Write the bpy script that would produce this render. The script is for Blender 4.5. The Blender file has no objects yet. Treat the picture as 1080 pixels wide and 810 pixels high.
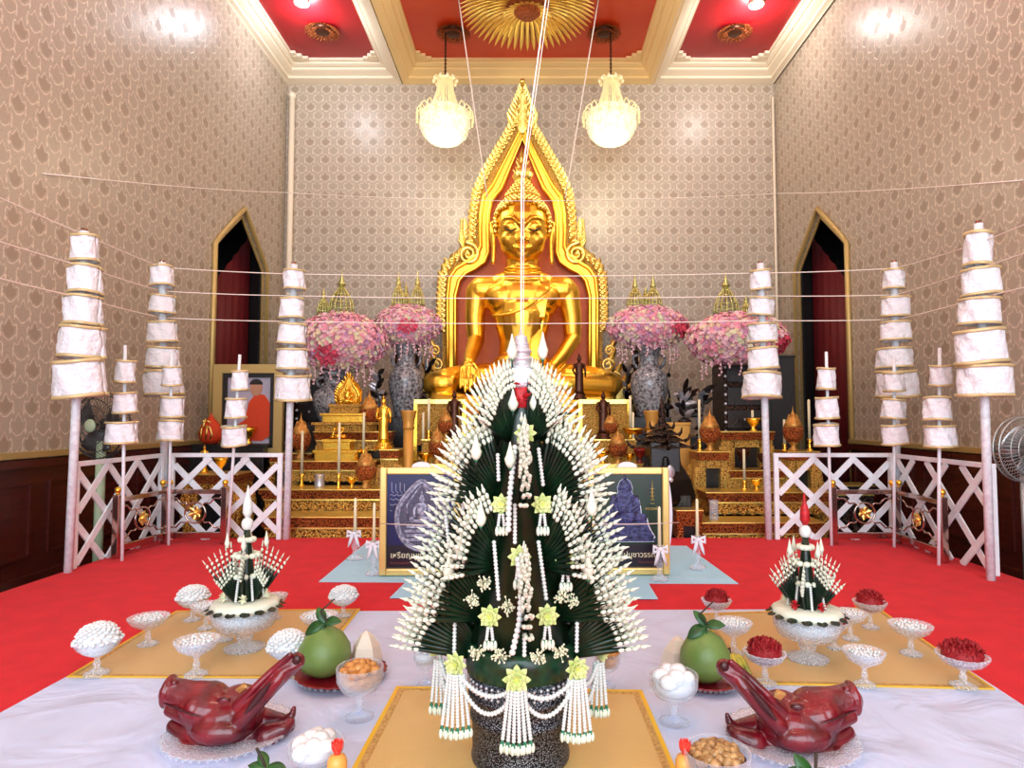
import bpy, math, random
from mathutils import Vector, Matrix, noise
R = random.Random(7)
PI = math.pi
sc = bpy.context.scene
COL = sc.collection

# ------------------------------------------------------------------ camera
FPX, CX, CY, CAMZ, PITCH = 680.0, 560.0, 405.0, 1.05, math.atan(35 / 680.0)
cam_d = bpy.data.cameras.new('camera')
cam = bpy.data.objects.new('camera', cam_d)
COL.objects.link(cam)
cam.location = (0, 0, CAMZ)
cam.rotation_euler = (PI / 2 + PITCH, 0, 0)
cam_d.sensor_fit = 'HORIZONTAL'
cam_d.sensor_width = 36
cam_d.lens = FPX / 1080 * 36
cam_d.shift_x = -(CX - 540) / 1080
cam_d.clip_start = .05
sc.camera = cam

def ray(px, py):
    x = (px - CX) / FPX; y = (CY - py) / FPX
    c, s = math.cos(PITCH), math.sin(PITCH)
    return Vector((x, c - y * s, s + y * c))
def P(px, py, Y):
    d = ray(px, py); t = Y / d.y
    return Vector((d.x * t, Y, CAMZ + d.z * t))
def F(px, py, z=0.0):
    d = ray(px, py); t = (z - CAMZ) / d.z
    return Vector((d.x * t, d.y * t, z))
def W(px, py, X):          # hit the plane x = X
    d = ray(px, py); t = X / d.x
    return Vector((X, d.y * t, CAMZ + d.z * t))
def S(n, Y): return n * Y / FPX

# ------------------------------------------------------------------ mesh builder
class MB:
    def __init__(s):
        s.v = []; s.f = []; s.m = []; s.s = []; s.mi = 0; s.X = None
    def add(s, vs, fs, smooth=True):
        o = len(s.v)
        if s.X is not None: vs = [s.X @ Vector(p) for p in vs]
        s.v += [tuple(p) for p in vs]
        for f in fs:
            s.f.append(tuple(i + o for i in f)); s.m.append(s.mi); s.s.append(smooth)
        return s
    def box(s, c, d, rz=0, taper=1.0):
        x, y, z = c; a, b, h = d[0] / 2, d[1] / 2, d[2] / 2
        vs = []
        for k, t in ((-1, 1.0), (1, taper)):
            for i, j in ((-1, -1), (1, -1), (1, 1), (-1, 1)):
                px, py = i * a * t, j * b * t
                vs.append((x + px * math.cos(rz) - py * math.sin(rz), y + px * math.sin(rz) + py * math.cos(rz), z + k * h))
        return s.add(vs, [(3, 2, 1, 0), (4, 5, 6, 7), (0, 1, 5, 4), (1, 2, 6, 5), (2, 3, 7, 6), (3, 0, 4, 7)], False)
    def bar(s, p, q, w, h, up=(0, 0, 1)):   # rectangular bar from p to q
        p = Vector(p); q = Vector(q); d = (q - p).normalized(); u = Vector(up)
        if abs(d.dot(u)) > .98: u = Vector((0, 1, 0))
        a = d.cross(u).normalized(); b = a.cross(d).normalized()
        vs = [c + a * i * w / 2 + b * j * h / 2 for c in (p, q) for i, j in ((-1, -1), (1, -1), (1, 1), (-1, 1))]
        return s.add(vs, [(3, 2, 1, 0), (4, 5, 6, 7), (0, 1, 5, 4), (1, 2, 6, 5), (2, 3, 7, 6), (3, 0, 4, 7)], False)
    def lathe(s, prof, c=(0, 0, 0), n=20, fl=None, sx=1, sy=1, smooth=True):
        vs = []; fs = []; k = len(prof)
        for r, z in prof:
            for i in range(n):
                a = 2 * PI * i / n; rr = r * (fl(a, z) if fl else 1)
                vs.append((c[0] + rr * math.cos(a) * sx, c[1] + rr * math.sin(a) * sy, c[2] + z))
        for j in range(k - 1):
            for i in range(n):
                fs.append((j * n + i, j * n + (i + 1) % n, (j + 1) * n + (i + 1) % n, (j + 1) * n + i))
        if prof[0][0] > 1e-5: fs.append(tuple(range(n - 1, -1, -1)))
        if prof[-1][0] > 1e-5: fs.append(tuple((k - 1) * n + i for i in range(n)))
        return s.add(vs, fs, smooth)
    def tube(s, pts, r, n=6, closed=False, cap=True):
        pts = [Vector(p) for p in pts]; k = len(pts)
        rs = r if isinstance(r, (list, tuple)) else [r] * k
        vs = []; fs = []; pa = None
        for i, p in enumerate(pts):
            if closed: d = pts[(i + 1) % k] - pts[i - 1]
            else: d = pts[min(i + 1, k - 1)] - pts[max(i - 1, 0)]
            if d.length < 1e-9: d = Vector((0, 0, 1))
            d.normalize()
            if pa is None:
                a = d.cross(Vector((0, 0, 1)) if abs(d.z) < .9 else Vector((1, 0, 0))).normalized()
            else:
                a = pa - d * pa.dot(d)
                a = a.normalized() if a.length > 1e-6 else d.orthogonal().normalized()
            pa = a; b = d.cross(a)
            for j in range(n):
                t = 2 * PI * j / n
                vs.append(p + (a * math.cos(t) + b * math.sin(t)) * rs[i])
        for i in range(k - 1 + (1 if closed else 0)):
            i2 = (i + 1) % k
            for j in range(n):
                fs.append((i * n + j, i * n + (j + 1) % n, i2 * n + (j + 1) % n, i2 * n + j))
        if not closed and cap:
            fs.append(tuple(range(n - 1, -1, -1))); fs.append(tuple((k - 1) * n + j for j in range(n)))
        return s.add(vs, fs)
    def ball(s, c, r, n=10, m=6, rot=None):
        if not isinstance(r, (tuple, list)): r = (r, r, r)
        c = Vector(c); vs = []; fs = []
        def q(x, y, z):
            p = Vector((x * r[0], y * r[1], z * r[2]))
            if rot is not None: p = rot @ p
            return c + p
        vs.append(q(0, 0, -1))
        for j in range(1, m):
            t = -PI / 2 + PI * j / m
            for i in range(n):
                a = 2 * PI * i / n
                vs.append(q(math.cos(t) * math.cos(a), math.cos(t) * math.sin(a), math.sin(t)))
        vs.append(q(0, 0, 1)); L = len(vs) - 1
        for i in range(n):
            fs.append((0, 1 + (i + 1) % n, 1 + i)); b = 1 + (m - 2) * n
            fs.append((L, b + i, b + (i + 1) % n))
        for j in range(m - 2):
            for i in range(n):
                a0 = 1 + j * n
                fs.append((a0 + i, a0 + (i + 1) % n, a0 + n + (i + 1) % n, a0 + n + i))
        return s.add(vs, fs)
    def prism(s, poly, y0, y1, smooth=False):     # outline in x,z extruded along y
        n = len(poly)
        ar = sum(poly[i][0] * poly[(i + 1) % n][1] - poly[(i + 1) % n][0] * poly[i][1] for i in range(n))
        if ar < 0: poly = poly[::-1]
        vs = [(x, y0, z) for x, z in poly] + [(x, y1, z) for x, z in poly]
        fs = [tuple(range(n)), tuple(range(2 * n - 1, n - 1, -1))] + [((i + 1) % n, i, n + i, n + (i + 1) % n) for i in range(n)]
        return s.add(vs, fs, smooth)
    def slab(s, poly, z0, z1):                    # outline in x,y extruded along z
        n = len(poly)
        ar = sum(poly[i][0] * poly[(i + 1) % n][1] - poly[(i + 1) % n][0] * poly[i][1] for i in range(n))
        if ar < 0: poly = poly[::-1]
        vs = [(p[0], p[1], z0) for p in poly] + [(p[0], p[1], z1) for p in poly]
        fs = [tuple(range(n - 1, -1, -1)), tuple(range(n, 2 * n))] + [(i, (i + 1) % n, n + (i + 1) % n, n + i) for i in range(n)]
        return s.add(vs, fs, False)
    def leaf(s, p, d, L, w, nrm=(0, -1, 0), bend=0.0, k=6, th=0.0, cup=0.0):   # pointed leaf from p towards d
        p = Vector(p); d = Vector(d).normalized(); nn = Vector(nrm); a = d.cross(nn)
        a = a.normalized() if a.length > 1e-5 else d.orthogonal().normalized()
        nn = a.cross(d).normalized()
        vs = []; fs = []
        for i in range(k + 1):
            t = i / k; ww = w * math.sin(PI * min(1, t * .93 + .07)) ** .8 * (1 if i < k else .02)
            c = p + d * L * t + nn * bend * L * t * t
            vs += [c - a * ww / 2 + nn * (cup * ww), c, c + a * ww / 2 + nn * (cup * ww)]
        for i in range(k):
            for j in range(2):
                q = i * 3 + j; fs.append((q, q + 1, q + 4, q + 3))
        if th:
            o = len(vs); vs += [v - nn * th for v in vs]
            fs += [tuple(o + x for x in reversed(f)) for f in list(fs)]
            for i in range(k): fs += [(i * 3, i * 3 + 3, o + i * 3 + 3, o + i * 3), (i * 3 + 2, o + i * 3 + 2, o + i * 3 + 5, i * 3 + 5)]
        return s.add(vs, fs)
    def grid(s, fn, nu, nv, smooth=True, flip=False):
        vs = [fn(i / nu, j / nv) for j in range(nv + 1) for i in range(nu + 1)]
        fs = []
        for j in range(nv):
            for i in range(nu):
                q = j * (nu + 1) + i
                f = (q, q + 1, q + nu + 2, q + nu + 1)
                fs.append(f[::-1] if flip else f)
        return s.add(vs, fs, smooth)
    def build(s, name, mat, parent=None, world=False, mods=None):
        me = bpy.data.meshes.new(name)
        vs = s.v
        if world and parent is not None:
            L = parent.location
            vs = [(a - L.x, b - L.y, c - L.z) for a, b, c in vs]
        me.from_pydata(vs, [], s.f)
        for mm in (mat if isinstance(mat, (list, tuple)) else [mat]): me.materials.append(MAT[mm])
        me.polygons.foreach_set('material_index', s.m)
        me.polygons.foreach_set('use_smooth', s.s)
        me.update()
        o = bpy.data.objects.new(name, me); COL.objects.link(o)
        if parent is not None: o.parent = parent
        for k, a in (mods or []):
            md = o.modifiers.new(k.lower(), k)
            for q, val in a.items(): setattr(md, q, val)
        return o
BEV = lambda w, n=2: [('BEVEL', dict(width=w, segments=n, limit_method='ANGLE'))]

def thing(name, label, cat, loc=(0, 0, 0), rz=0, group=None):
    o = bpy.data.objects.new(name, None); COL.objects.link(o)
    o.empty_display_size = .05
    o.location = loc; o.rotation_euler = (0, 0, rz); return tag(o, label, cat, group)
def tag(o, label, cat, group=None):
    o['label'] = label; o['category'] = cat
    if group: o['group'] = group
    return o
def struct(o, kind='structure'):
    o['kind'] = kind; return o
def solo(mb, name, mat, label, cat, loc=(0, 0, 0), group=None, mods=None, rz=0):   # a thing that is one mesh, built about its own origin
    o = mb.build(name, mat, mods=mods); o.location = loc; o.rotation_euler = (0, 0, rz); return tag(o, label, cat, group)
def kids(o): return [c for c in COL.objects if c.parent == o]
def copy_tree(o, parent=None, loc=None, rz=None, label=None, scale=None):
    def rec(x, par):
        c = x.copy(); COL.objects.link(c)
        if par is not None: c.parent = par
        for ch in CH.get(x.name, kids(x)): rec(ch, c)
        return c
    c = rec(o, parent)
    if loc is not None: c.location = loc
    if rz is not None: c.rotation_euler = (0, 0, rz)
    if label: c['label'] = label
    if scale: c.scale = (scale,) * 3 if not isinstance(scale, tuple) else scale
    return c
CH = {}

# ------------------------------------------------------------------ materials
MAT = {}
def srgb(h):
    if isinstance(h, str):
        c = [int(h[i:i + 2], 16) / 255 for i in (0, 2, 4)]
    else: c = [x / 255 for x in h]
    return tuple(x / 12.92 if x <= .04045 else ((x + .055) / 1.055) ** 2.4 for x in c) + (1,)
class NT:
    def __init__(s, name):
        m = bpy.data.materials.new(name); m.use_nodes = True; s.m = m
        s.t = m.node_tree; s.n = s.t.nodes; s.b = s.n['Principled BSDF']; MAT[name] = m
    def new(s, ty, **kw):
        x = s.n.new(ty)
        for k, v in kw.items(): setattr(x, k, v)
        return x
    def link(s, a, b): s.t.links.new(a, b)
    def math(s, op, a, b=None, c=None):
        x = s.new('ShaderNodeMath', operation=op)
        for i, q in enumerate((a, b, c)):
            if q is None: continue
            if isinstance(q, (int, float)): x.inputs[i].default_value = q
            else: s.link(q, x.inputs[i])
        return x.outputs[0]
    def mix(s, f, a, b):
        x = s.new('ShaderNodeMix', data_type='RGBA')
        if isinstance(f, (int, float)): x.inputs[0].default_value = f
        else: s.link(f, x.inputs[0])
        for i, q in ((6, a), (7, b)):
            if isinstance(q, tuple): x.inputs[i].default_value = q
            else: s.link(q, x.inputs[i])
        return x.outputs[2]
    def ramp(s, f, stops):
        x = s.new('ShaderNodeValToRGB'); e = x.color_ramp.elements
        while len(e) < len(stops): e.new(.5)
        for i, (p, c) in enumerate(stops): e[i].position = p; e[i].color = c if isinstance(c, tuple) else (c, c, c, 1)
        s.link(f, x.inputs[0]); return x.outputs[0]
    def noise(s, scale, detail=3, rough=.5, co=None, dist=0):
        x = s.new('ShaderNodeTexNoise'); x.inputs['Scale'].default_value = scale
        x.inputs['Detail'].default_value = detail; x.inputs['Roughness'].default_value = rough; x.inputs['Distortion'].default_value = dist
        s.link(co or s.co(), x.inputs['Vector']); return x.outputs['Fac']
    def voro(s, scale, feat='F1', co=None, rnd=1):
        x = s.new('ShaderNodeTexVoronoi', feature=feat); x.inputs['Scale'].default_value = scale; x.inputs['Randomness'].default_value = rnd
        s.link(co or s.co(), x.inputs['Vector']); return x.outputs['Distance']
    def co(s):
        if not hasattr(s, '_c'): s._c = s.new('ShaderNodeTexCoord').outputs['Object']
        return s._c
    def bump(s, h, st=.3, d=.01):
        x = s.new('ShaderNodeBump'); x.inputs['Strength'].default_value = st; x.inputs['Distance'].default_value = d
        s.link(h, x.inputs['Height']); s.link(x.outputs[0], s.b.inputs['Normal'])
    def set(s, **kw):
        for k, v in kw.items():
            i = s.b.inputs[k.replace('_', ' ')]
            if isinstance(v, (int, float, tuple)): i.default_value = v
            else: s.link(v, i)
        return s
def mat(name, col, rough=.5, metal=0.0, var=None, bump=None, **kw):
    n = NT(name); c = srgb(col)
    n.set(Base_Color=c, Roughness=rough, Metallic=metal, **kw)
    if var: n.set(Base_Color=n.mix(n.ramp(n.noise(var[1], 4), [(.35, 0.0), (.65, 1.0)]), c, srgb(var[0])))
    if bump: n.bump(n.noise(bump[0], 4), bump[1], bump[2] if len(bump) > 2 else .01)
    return n
def carved(name, gold, dark, sc1, rough=.3, lo=.34, hi=.56, st=.9):
    n = NT(name)
    v = n.voro(sc1); w = n.noise(sc1 * .8, 3, .6, dist=1.5)
    h = n.math('ADD', n.math('MULTIPLY', v, .8), n.math('MULTIPLY', w, .5))
    f = n.ramp(h, [(lo + .25, 0.0), (hi + .3, 1.0)])
    n.set(Base_Color=n.mix(f, srgb(gold), srgb(dark)), Roughness=rough, Metallic=.6)
    n.bump(n.math('MULTIPLY', h, -1), st, .02); return n
mat('gold_polish', (255, 206, 78), .33, 1.0, bump=(9, .05, .02))
mat('gold_leaf', (255, 226, 128), .33, 1.0, bump=(60, .25, .01))
mat('gold_dull', (222, 166, 82), .45, .5, var=((176, 118, 52), 25), bump=(60, .3, .005))
mat('gold_bright', (255, 205, 80), .25, 1.0, bump=(40, .2, .006))
carved('gold_carved', (250, 188, 86), (118, 58, 22), 55)
carved('gold_carved_fine', (255, 212, 110), (140, 80, 28), 85, lo=.38, hi=.6)
carved('bronze_carved', (206, 112, 52), (96, 34, 20), 75, lo=.3, hi=.55)
mat('red_lacquer', (150, 30, 24), .3, 0, var=((110, 16, 16), 14))
mat('back_red', (244, 108, 32), .5, 0, var=((230, 96, 28), 4))
mat('white_paint', (240, 250, 254), .4, 0, var=((236, 236, 242), 22), bump=(60, .2, .004))
mat('pole_paint', (236, 246, 250), .35, 0, var=((216, 218, 226), 30))
mat('steel', (190, 170, 160), .14, 1.0)
mat('silver', (214, 214, 222), .3, .6, bump=(160, .4, .004))
mat('black', (16, 14, 16), .3, 0)
mat('black_wood', (26, 20, 20), .35, 0, bump=(30, .4, .01))
carved('dark_carved', (70, 52, 44), (10, 8, 10), 40)
mat('chat_cloth', (246, 249, 255), .75, 0, bump=(22, .8, .03))
mat('chat_trim', (222, 200, 146), .4, .25, bump=(150, .3, .004))
mat('wax', (244, 232, 190), .4, 0)
mat('candle_red', (190, 40, 30), .4, 0)
mat('leaf_dark', (10, 40, 20), .3, 0, var=((5, 24, 12), 20))
mat('leaf_green', (40, 92, 34), .4, 0, var=((24, 66, 26), 16))
mat('leaf_band', (18, 66, 38), .3, 0, var=((12, 44, 28), 40))
mat('bud', (222, 228, 206), .6, 0)
mat('bead', (222, 226, 220), .55, 0)
mat('bud_green', (40, 120, 84), .5, 0)
mat('lotus', (222, 230, 160), .5, 0, var=((190, 206, 118), 30))
mat('lotus_heart', (188, 190, 84), .6, 0)
mat('jasmine', (232, 232, 196), .6, 0)
mat('red_flower', (200, 22, 30), .55, 0, var=((150, 12, 20), 60))
n = NT('vat'); v = n.voro(260); n.set(Base_Color=n.mix(n.ramp(v, [(.2, 1.0), (.45, 0.0)]), srgb((22, 24, 28)), srgb((190, 194, 204))), Roughness=.4, Metallic=.6); n.bump(v, .5, .004)
mat('porcelain', (172, 172, 174), .15, 0, var=((62, 62, 68), 30), bump=(30, .3, .01))
mat('petal_pink', (244, 168, 186), .6); mat('petal_rose', (232, 84, 112), .6); mat('petal_cream', (246, 222, 190), .6); mat('petal_pale', (244, 204, 210), .6)
mat('petal_lilac', (214, 160, 196), .6)
mat('pig', (128, 16, 30), .3, 0, var=((78, 8, 18), 13), bump=(34, .3, .01))
MAT['pig'].node_tree.nodes['Principled BSDF'].inputs['Coat Weight'].default_value = .35
mat('pig_dark', (58, 8, 12), .4, 0)
mat('gold_foil', (240, 200, 130), .4, .4)
mat('pomelo', (98, 126, 58), .42, 0, var=((118, 142, 74), 9), bump=(140, .2, .004))
mat('twig', (52, 42, 28), .7)
mat('popcorn', (224, 228, 228), .7, 0, bump=(120, .5, .006))
mat('red_petals', (150, 8, 20), .6, 0, bump=(140, .6, .006))
mat('brown_sweet', (168, 100, 40), .35, 0, var=((210, 150, 80), 60))
mat('bean', (196, 158, 104), .3, 0, var=((120, 80, 36), 50))
mat('syrup', (74, 44, 22), .1, 0)
mat('banana', (204, 186, 70), .5, 0, var=((150, 150, 60), 30))
mat('leafwrap', (226, 216, 196), .6, 0, bump=(30, .3, .01))
mat('wrap_orange', (236, 168, 80), .35); mat('wrap_red', (236, 70, 56), .4)
mat('plate_red', (132, 20, 34), .2, 0)
mat('fan_grey', (84, 84, 84), .4, .6); mat('fan_green', (176, 196, 160), .45); mat('fan_light', (190, 192, 190), .3, .6)
mat('orange_cloth', (214, 66, 22), .6, 0, bump=(30, .4, .01))
mat('skin', (190, 140, 110), .6); mat('hair', (24, 20, 20), .5); mat('photo_bg', (196, 184, 204), .4, 0, var=((170, 170, 186), 3))
mat('photo_leaf', (120, 120, 84), .6)
mat('poster_blue', (8, 8, 46), .3, 0, var=((14, 18, 104), 3)); mat('poster_green', (12, 54, 30), .3, 0, var=((8, 32, 22), 4)); mat('poster_navy', (18, 18, 34), .3)
mat('relief', (186, 184, 204), .35, .3, var=((96, 94, 118), 40), bump=(60, .5, .01))
mat('relief_dark', (92, 90, 112), .5, .2, var=((66, 64, 86), 60), bump=(120, .6, .006))
mat('figure_blue', (74, 74, 132), .4, .1, var=((24, 24, 60), 36), bump=(50, .6, .01))
mat('outline_white', (214, 218, 236), .4); mat('text_cream', (236, 226, 190), .5); mat('text_gold', (196, 170, 90), .5); mat('text_red', (120, 60, 60), .5)
mat('poster_frame', (236, 206, 128), .3, .5)
mat('string', (244, 232, 220), .7)
mat('cage_wire', (214, 208, 130), .35, .7)
mat('bronze', (78, 44, 30), .35, .7)
mat('column_gold', (214, 156, 70), .45, .3, bump=(20, .1, .01))
mat('white_satin', (236, 236, 244), .5, 0, bump=(12, .3, .01))
# glass
def glassy(name, body, sparkle, sc_=0):
    n = NT(name); n.set(Base_Color=(.93, .95, 1, 1), Roughness=.08, Specular_IOR_Level=1.0)
    tr = n.new('ShaderNodeBsdfTransparent'); tr.inputs[0].default_value = (.97, .98, 1, 1); mx = n.new('ShaderNodeMixShader')
    lw = n.new('ShaderNodeLayerWeight'); lw.inputs[0].default_value = .35
    f = n.math('MULTIPLY_ADD', lw.outputs['Facing'], .55, body)
    if sc_:
        v = n.voro(sc_); f = n.math('ADD', f, n.math('MULTIPLY', n.ramp(v, [(.15, 1.0), (.45, 0.0)]), sparkle)); n.bump(v, .6, .004)  # white cell spots mix a painted sparkle into the glass
    f = n.math('MINIMUM', f, .95); n.link(f, mx.inputs[0]); n.link(tr.outputs[0], mx.inputs[1]); n.link(n.b.outputs[0], mx.inputs[2])
    n.link(mx.outputs[0], n.n['Material Output'].inputs[0])
glassy('glass', .10, .45, 120); glassy('glass_clear', .05, 0)
n = NT('crystal_lit'); n.set(Base_Color=srgb((255, 250, 220)), Roughness=.2); n.b.inputs['Emission Color'].default_value = srgb((255, 246, 200))
n.link(n.math('MULTIPLY_ADD', n.ramp(n.voro(24), [(.15, 1.0), (.75, .12)]), 1.25, .0), n.b.inputs['Emission Strength'])
n = NT('crystal_dim'); n.set(Base_Color=srgb((250, 240, 190)), Roughness=.15, Metallic=.2); n.b.inputs['Emission Color'].default_value = srgb((255, 240, 180)); n.b.inputs['Emission Strength'].default_value = .35
n = NT('lamp_on'); n.b.inputs['Emission Color'].default_value = (1, .98, .95, 1); n.b.inputs['Emission Strength'].default_value = 30
# wallpapers, one per wall direction
def wallpaper(name, axis):
    n = NT(name)
    g = n.new('ShaderNodeNewGeometry'); sp = n.new('ShaderNodeSeparateXYZ'); n.link(g.outputs['Position'], sp.inputs[0])
    u, v = sp.outputs[axis], sp.outputs['Z']
    W_, H_ = .25, .285
    jt = n.math('MULTIPLY_ADD', n.noise(38, 2, co=g.outputs['Position']), .02, -.01)
    u = n.math('ADD', u, jt); v = n.math('ADD', v, jt)
    cu = n.math('COSINE', n.math('MULTIPLY', u, 2 * PI / W_))
    su = n.math('ABSOLUTE', n.math('SINE', n.math('MULTIPLY', u, 2 * PI / W_)))
    kk = n.new('ShaderNodeClamp'); n.link(n.math('MULTIPLY', n.math('MULTIPLY', n.math('SINE', n.math('MULTIPLY', v, 2 * PI / H_)), cu), 3.0), kk.inputs[0])
    v2 = n.math('MULTIPLY_ADD', n.math('MULTIPLY', su, kk.outputs[0]), .055, v)
    cv = n.math('COSINE', n.math('MULTIPLY', v2, 2 * PI / H_))
    g0 = n.math('ADD', cu, cv); f = n.math('ABSOLUTE', g0)
    f2 = n.math('MULTIPLY', f, .5); line = n.ramp(f2, [(.24, 0.0), (.29, 1.0), (.36, 1.0), (.41, 0.0)])
    motif = n.ramp(n.math('ADD', f, n.math('MULTIPLY', n.noise(60, 2, co=g.outputs['Position']), .8)), [(.0, 0.0), (.5, 0.0), (.95, 1.0)])
    motif = n.math('MULTIPLY', n.ramp(n.math('MULTIPLY', n.math('ADD', f, n.noise(50, 2, co=g.outputs['Position'])), .4), [(.60, 0.0), (.72, 1.0)]), n.ramp(g0, [(.0, .3), (.2, 1.0)]))
    spk = n.ramp(n.noise(75, 2, co=g.outputs['Position']), [(.5, 0.0), (.62, 1.0)])
    brk = n.ramp(n.noise(30, 2, co=g.outputs['Position']), [(.3, .3), (.55, 1.0)])
    c = n.mix(n.math('MULTIPLY', motif, .62), n.mix(n.math('MULTIPLY', spk, .35), srgb((180, 166, 148)), srgb((156, 138, 120))), srgb((150, 130, 108)))
    c = n.mix(n.math('MULTIPLY', line, brk), c, srgb((222, 208, 186)))
    n.set(Base_Color=c, Roughness=n.ramp(motif, [(0, .33), (1, .42)]), Specular_IOR_Level=.6)
    n.bump(n.math('ADD', line, n.math('MULTIPLY', motif, .5)), .25, .004)
wallpaper('wallpaper_x', 'X'); wallpaper('wallpaper_y', 'Y')
n = NT('dado_wood'); g = n.new('ShaderNodeMapping'); n.link(n.co(), g.inputs[0]); g.inputs['Scale'].default_value = (1, 1, 9)
n.set(Base_Color=n.mix(n.noise(3, 5, .6, co=g.outputs[0]), srgb((54, 16, 14)), srgb((88, 34, 26))), Roughness=.25)
mat('dark_floor', (40, 28, 26), .35)
n = NT('carpet'); a = n.noise(7, 3); b = n.noise(260, 2)
n.set(Base_Color=n.mix(n.ramp(a, [(.3, 0.0), (.7, 1.0)]), srgb((216, 18, 34)), srgb((200, 12, 28))), Roughness=.95, Sheen_Weight=.03)
n.bump(b, .5, .006)
mat('ceiling_red', (168, 22, 30), .35, 0, var=((156, 16, 26), 2))
mat('ceiling_orange', (206, 58, 16), .35, 0, var=((214, 72, 24), 2))
mat('cream', (240, 226, 200), .45); mat('cream_lit', (246, 214, 150), .4)  # the golden cream carries the chandelier's warm light in its colour
mat('curtain_red', (104, 8, 20), .6)
mat('frame_gold', (196, 168, 104), .4, .4)
n = NT('floor_cloth'); a = n.noise(3, 3, dist=.8); w = n.new('ShaderNodeTexWave'); w.inputs['Scale'].default_value = .9; w.inputs['Distortion'].default_value = 6; n.link(n.co(), w.inputs[0])
n.set(Base_Color=srgb((198, 212, 240)), Roughness=.6); n.bump(n.math('ADD', n.math('MULTIPLY', w.outputs['Fac'], .5), a), .6, .05)
mat('blue_cloth', (170, 222, 246), .55, 0, bump=(7, .4, .03))
n = NT('gold_cloth'); b = n.noise(220, 2); g = n.new('ShaderNodeMapping'); n.link(n.co(), g.inputs[0]); g.inputs['Scale'].default_value = (2, 40, 1)
n.set(Base_Color=n.mix(n.noise(8, 3, co=g.outputs[0]), srgb((206, 166, 84)), srgb((222, 186, 108))), Roughness=.42, Metallic=.25, Sheen_Weight=.2); n.bump(b, .3, .004)
mat('cloth_border', (240, 196, 44), .45, .2); mat('cloth_braid', (186, 140, 70), .4, .5, var=((226, 190, 120), 90), bump=(160, .5, .004))
# ------------------------------------------------------------------ the room
XW, YB, YF, ZC, ZFL = 3.87, 10.0, -3.0, 6.55, -.30
m = MB(); m.box((0, (YB + YF) / 2, ZFL - .1), (2 * XW + .6, YB - YF + .6, .2)); struct(m.build('floor', 'dark_floor'))
m = MB(); m.box((0, YB + .1, (ZC + ZFL) / 2), (2 * XW + 1.2, .2, ZC - ZFL + .2)); struct(m.build('wall_back', 'wallpaper_x'))
# side walls with a pointed arch opening
A0, A1, ZS, ZA = 7.79, 9.28, 3.16, 3.80
def arch(y0=A0, y1=A1, zs=ZS, za=ZA, zb=ZFL, k=5):
    ym = (y0 + y1) / 2; pts = [(y0, zb)]
    for i in range(k + 1):
        t = i / k; pts.append((y0 + (ym - y0) * t, zs + (za - zs) * (t * .92 + .08 * t ** .6)))
    for i in range(1, k + 1):
        t = 1 - i / k; pts.append((y1 - (y1 - ym) * t, zs + (za - zs) * (t * .92 + .08 * t ** .6)))
    pts.append((y1, zb)); return pts
for s, nm in ((-1, 'left'), (1, 'right')):
    m = MB(); a = arch()
    x0, x1 = s * XW, s * (XW + .05)
    def wallpoly(poly):
        n = len(poly)
        m.add([(x0, y, z) for y, z in poly] + [(x1, y, z) for y, z in poly],
              [tuple(range(n)), tuple(range(2 * n - 1, n - 1, -1))] + [((i + 1) % n, i, n + i, n + (i + 1) % n) for i in range(n)], False)
    wallpoly([(YF, ZFL), (YF, ZC), (A0, ZC), (A0, ZFL)])
    wallpoly([(A1, ZFL), (A1, ZC), (YB, ZC), (YB, ZFL)])
    half = len(a) // 2
    up = a[1:-1]
    for i in range(len(up) - 1):
        wallpoly([up[i], (up[i][0], ZC), (up[i + 1][0], ZC), up[i + 1]])
    struct(m.build('wall_' + nm, 'wallpaper_y'))
    # opening: recess, curtain and gilded frame
    m = MB(); xr = s * (XW + .75)
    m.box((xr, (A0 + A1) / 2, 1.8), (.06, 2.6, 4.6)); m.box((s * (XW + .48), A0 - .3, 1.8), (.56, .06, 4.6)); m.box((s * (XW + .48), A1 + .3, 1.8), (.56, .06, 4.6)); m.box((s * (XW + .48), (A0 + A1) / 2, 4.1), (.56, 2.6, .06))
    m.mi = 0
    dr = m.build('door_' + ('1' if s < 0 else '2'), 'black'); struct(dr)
    m = MB()
    def cur(u, v):
        y = A0 - .25 + (A1 - A0 + .5) * u; return (s * (XW + .33 + .012 * math.sin(u * 60)), y, ZFL + .02 + v * (2.3 + 1.75 * u))
    m.grid(cur, 60, 2, flip=s > 0); m.build('curtain', 'curtain_red', dr, mods=[('SOLIDIFY', dict(thickness=.01))])
    m = MB()
    pts = [(s * (XW - .02), y, z) for y, z in arch(A0 - .03, A1 + .03, ZS + .01, ZA + .05, ZFL, 6)]
    m.tube(pts, .035, 6); m.tube([(s * (XW + .02), y, z) for y, z in arch(A0 + .03, A1 - .03, ZS - .01, ZA - .06, ZFL, 6)], .02, 6)
    m.build('door_frame', 'frame_gold', dr)
    # wainscot with rail and panels
    m = MB()
    for y0, y1 in ((YF, A0 - .08), (A1 + .08, YB)):
        yc, ly = (y0 + y1) / 2, y1 - y0
        m.mi = 0; m.box((s * (XW - .03), yc, (.70 + ZFL) / 2), (.06, ly, .70 - ZFL))
        m.box((s * (XW - .05), yc, .70), (.10, ly, .06)); m.box((s * (XW - .045), yc, ZFL + .08), (.09, ly, .16))
        k = max(1, int(ly / 1.2))
        for i in range(k):
            c = y0 + (i + .5) * ly / k; w = ly / k - .2
            if w > .2:
                for z in (.55, .0):
                    m.box((s * (XW - .07), c, z), (.02, w, .025))
                for yy in (c - w / 2, c + w / 2): m.box((s * (XW - .07), yy, .275), (.02, .025, .55))
        m.mi = 1; m.box((s * (XW - .045), yc, .765), (.09, ly, .045)); m.mi = 0
    struct(m.build('baseboard_' + nm, ['dado_wood', 'frame_gold']))
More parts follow.
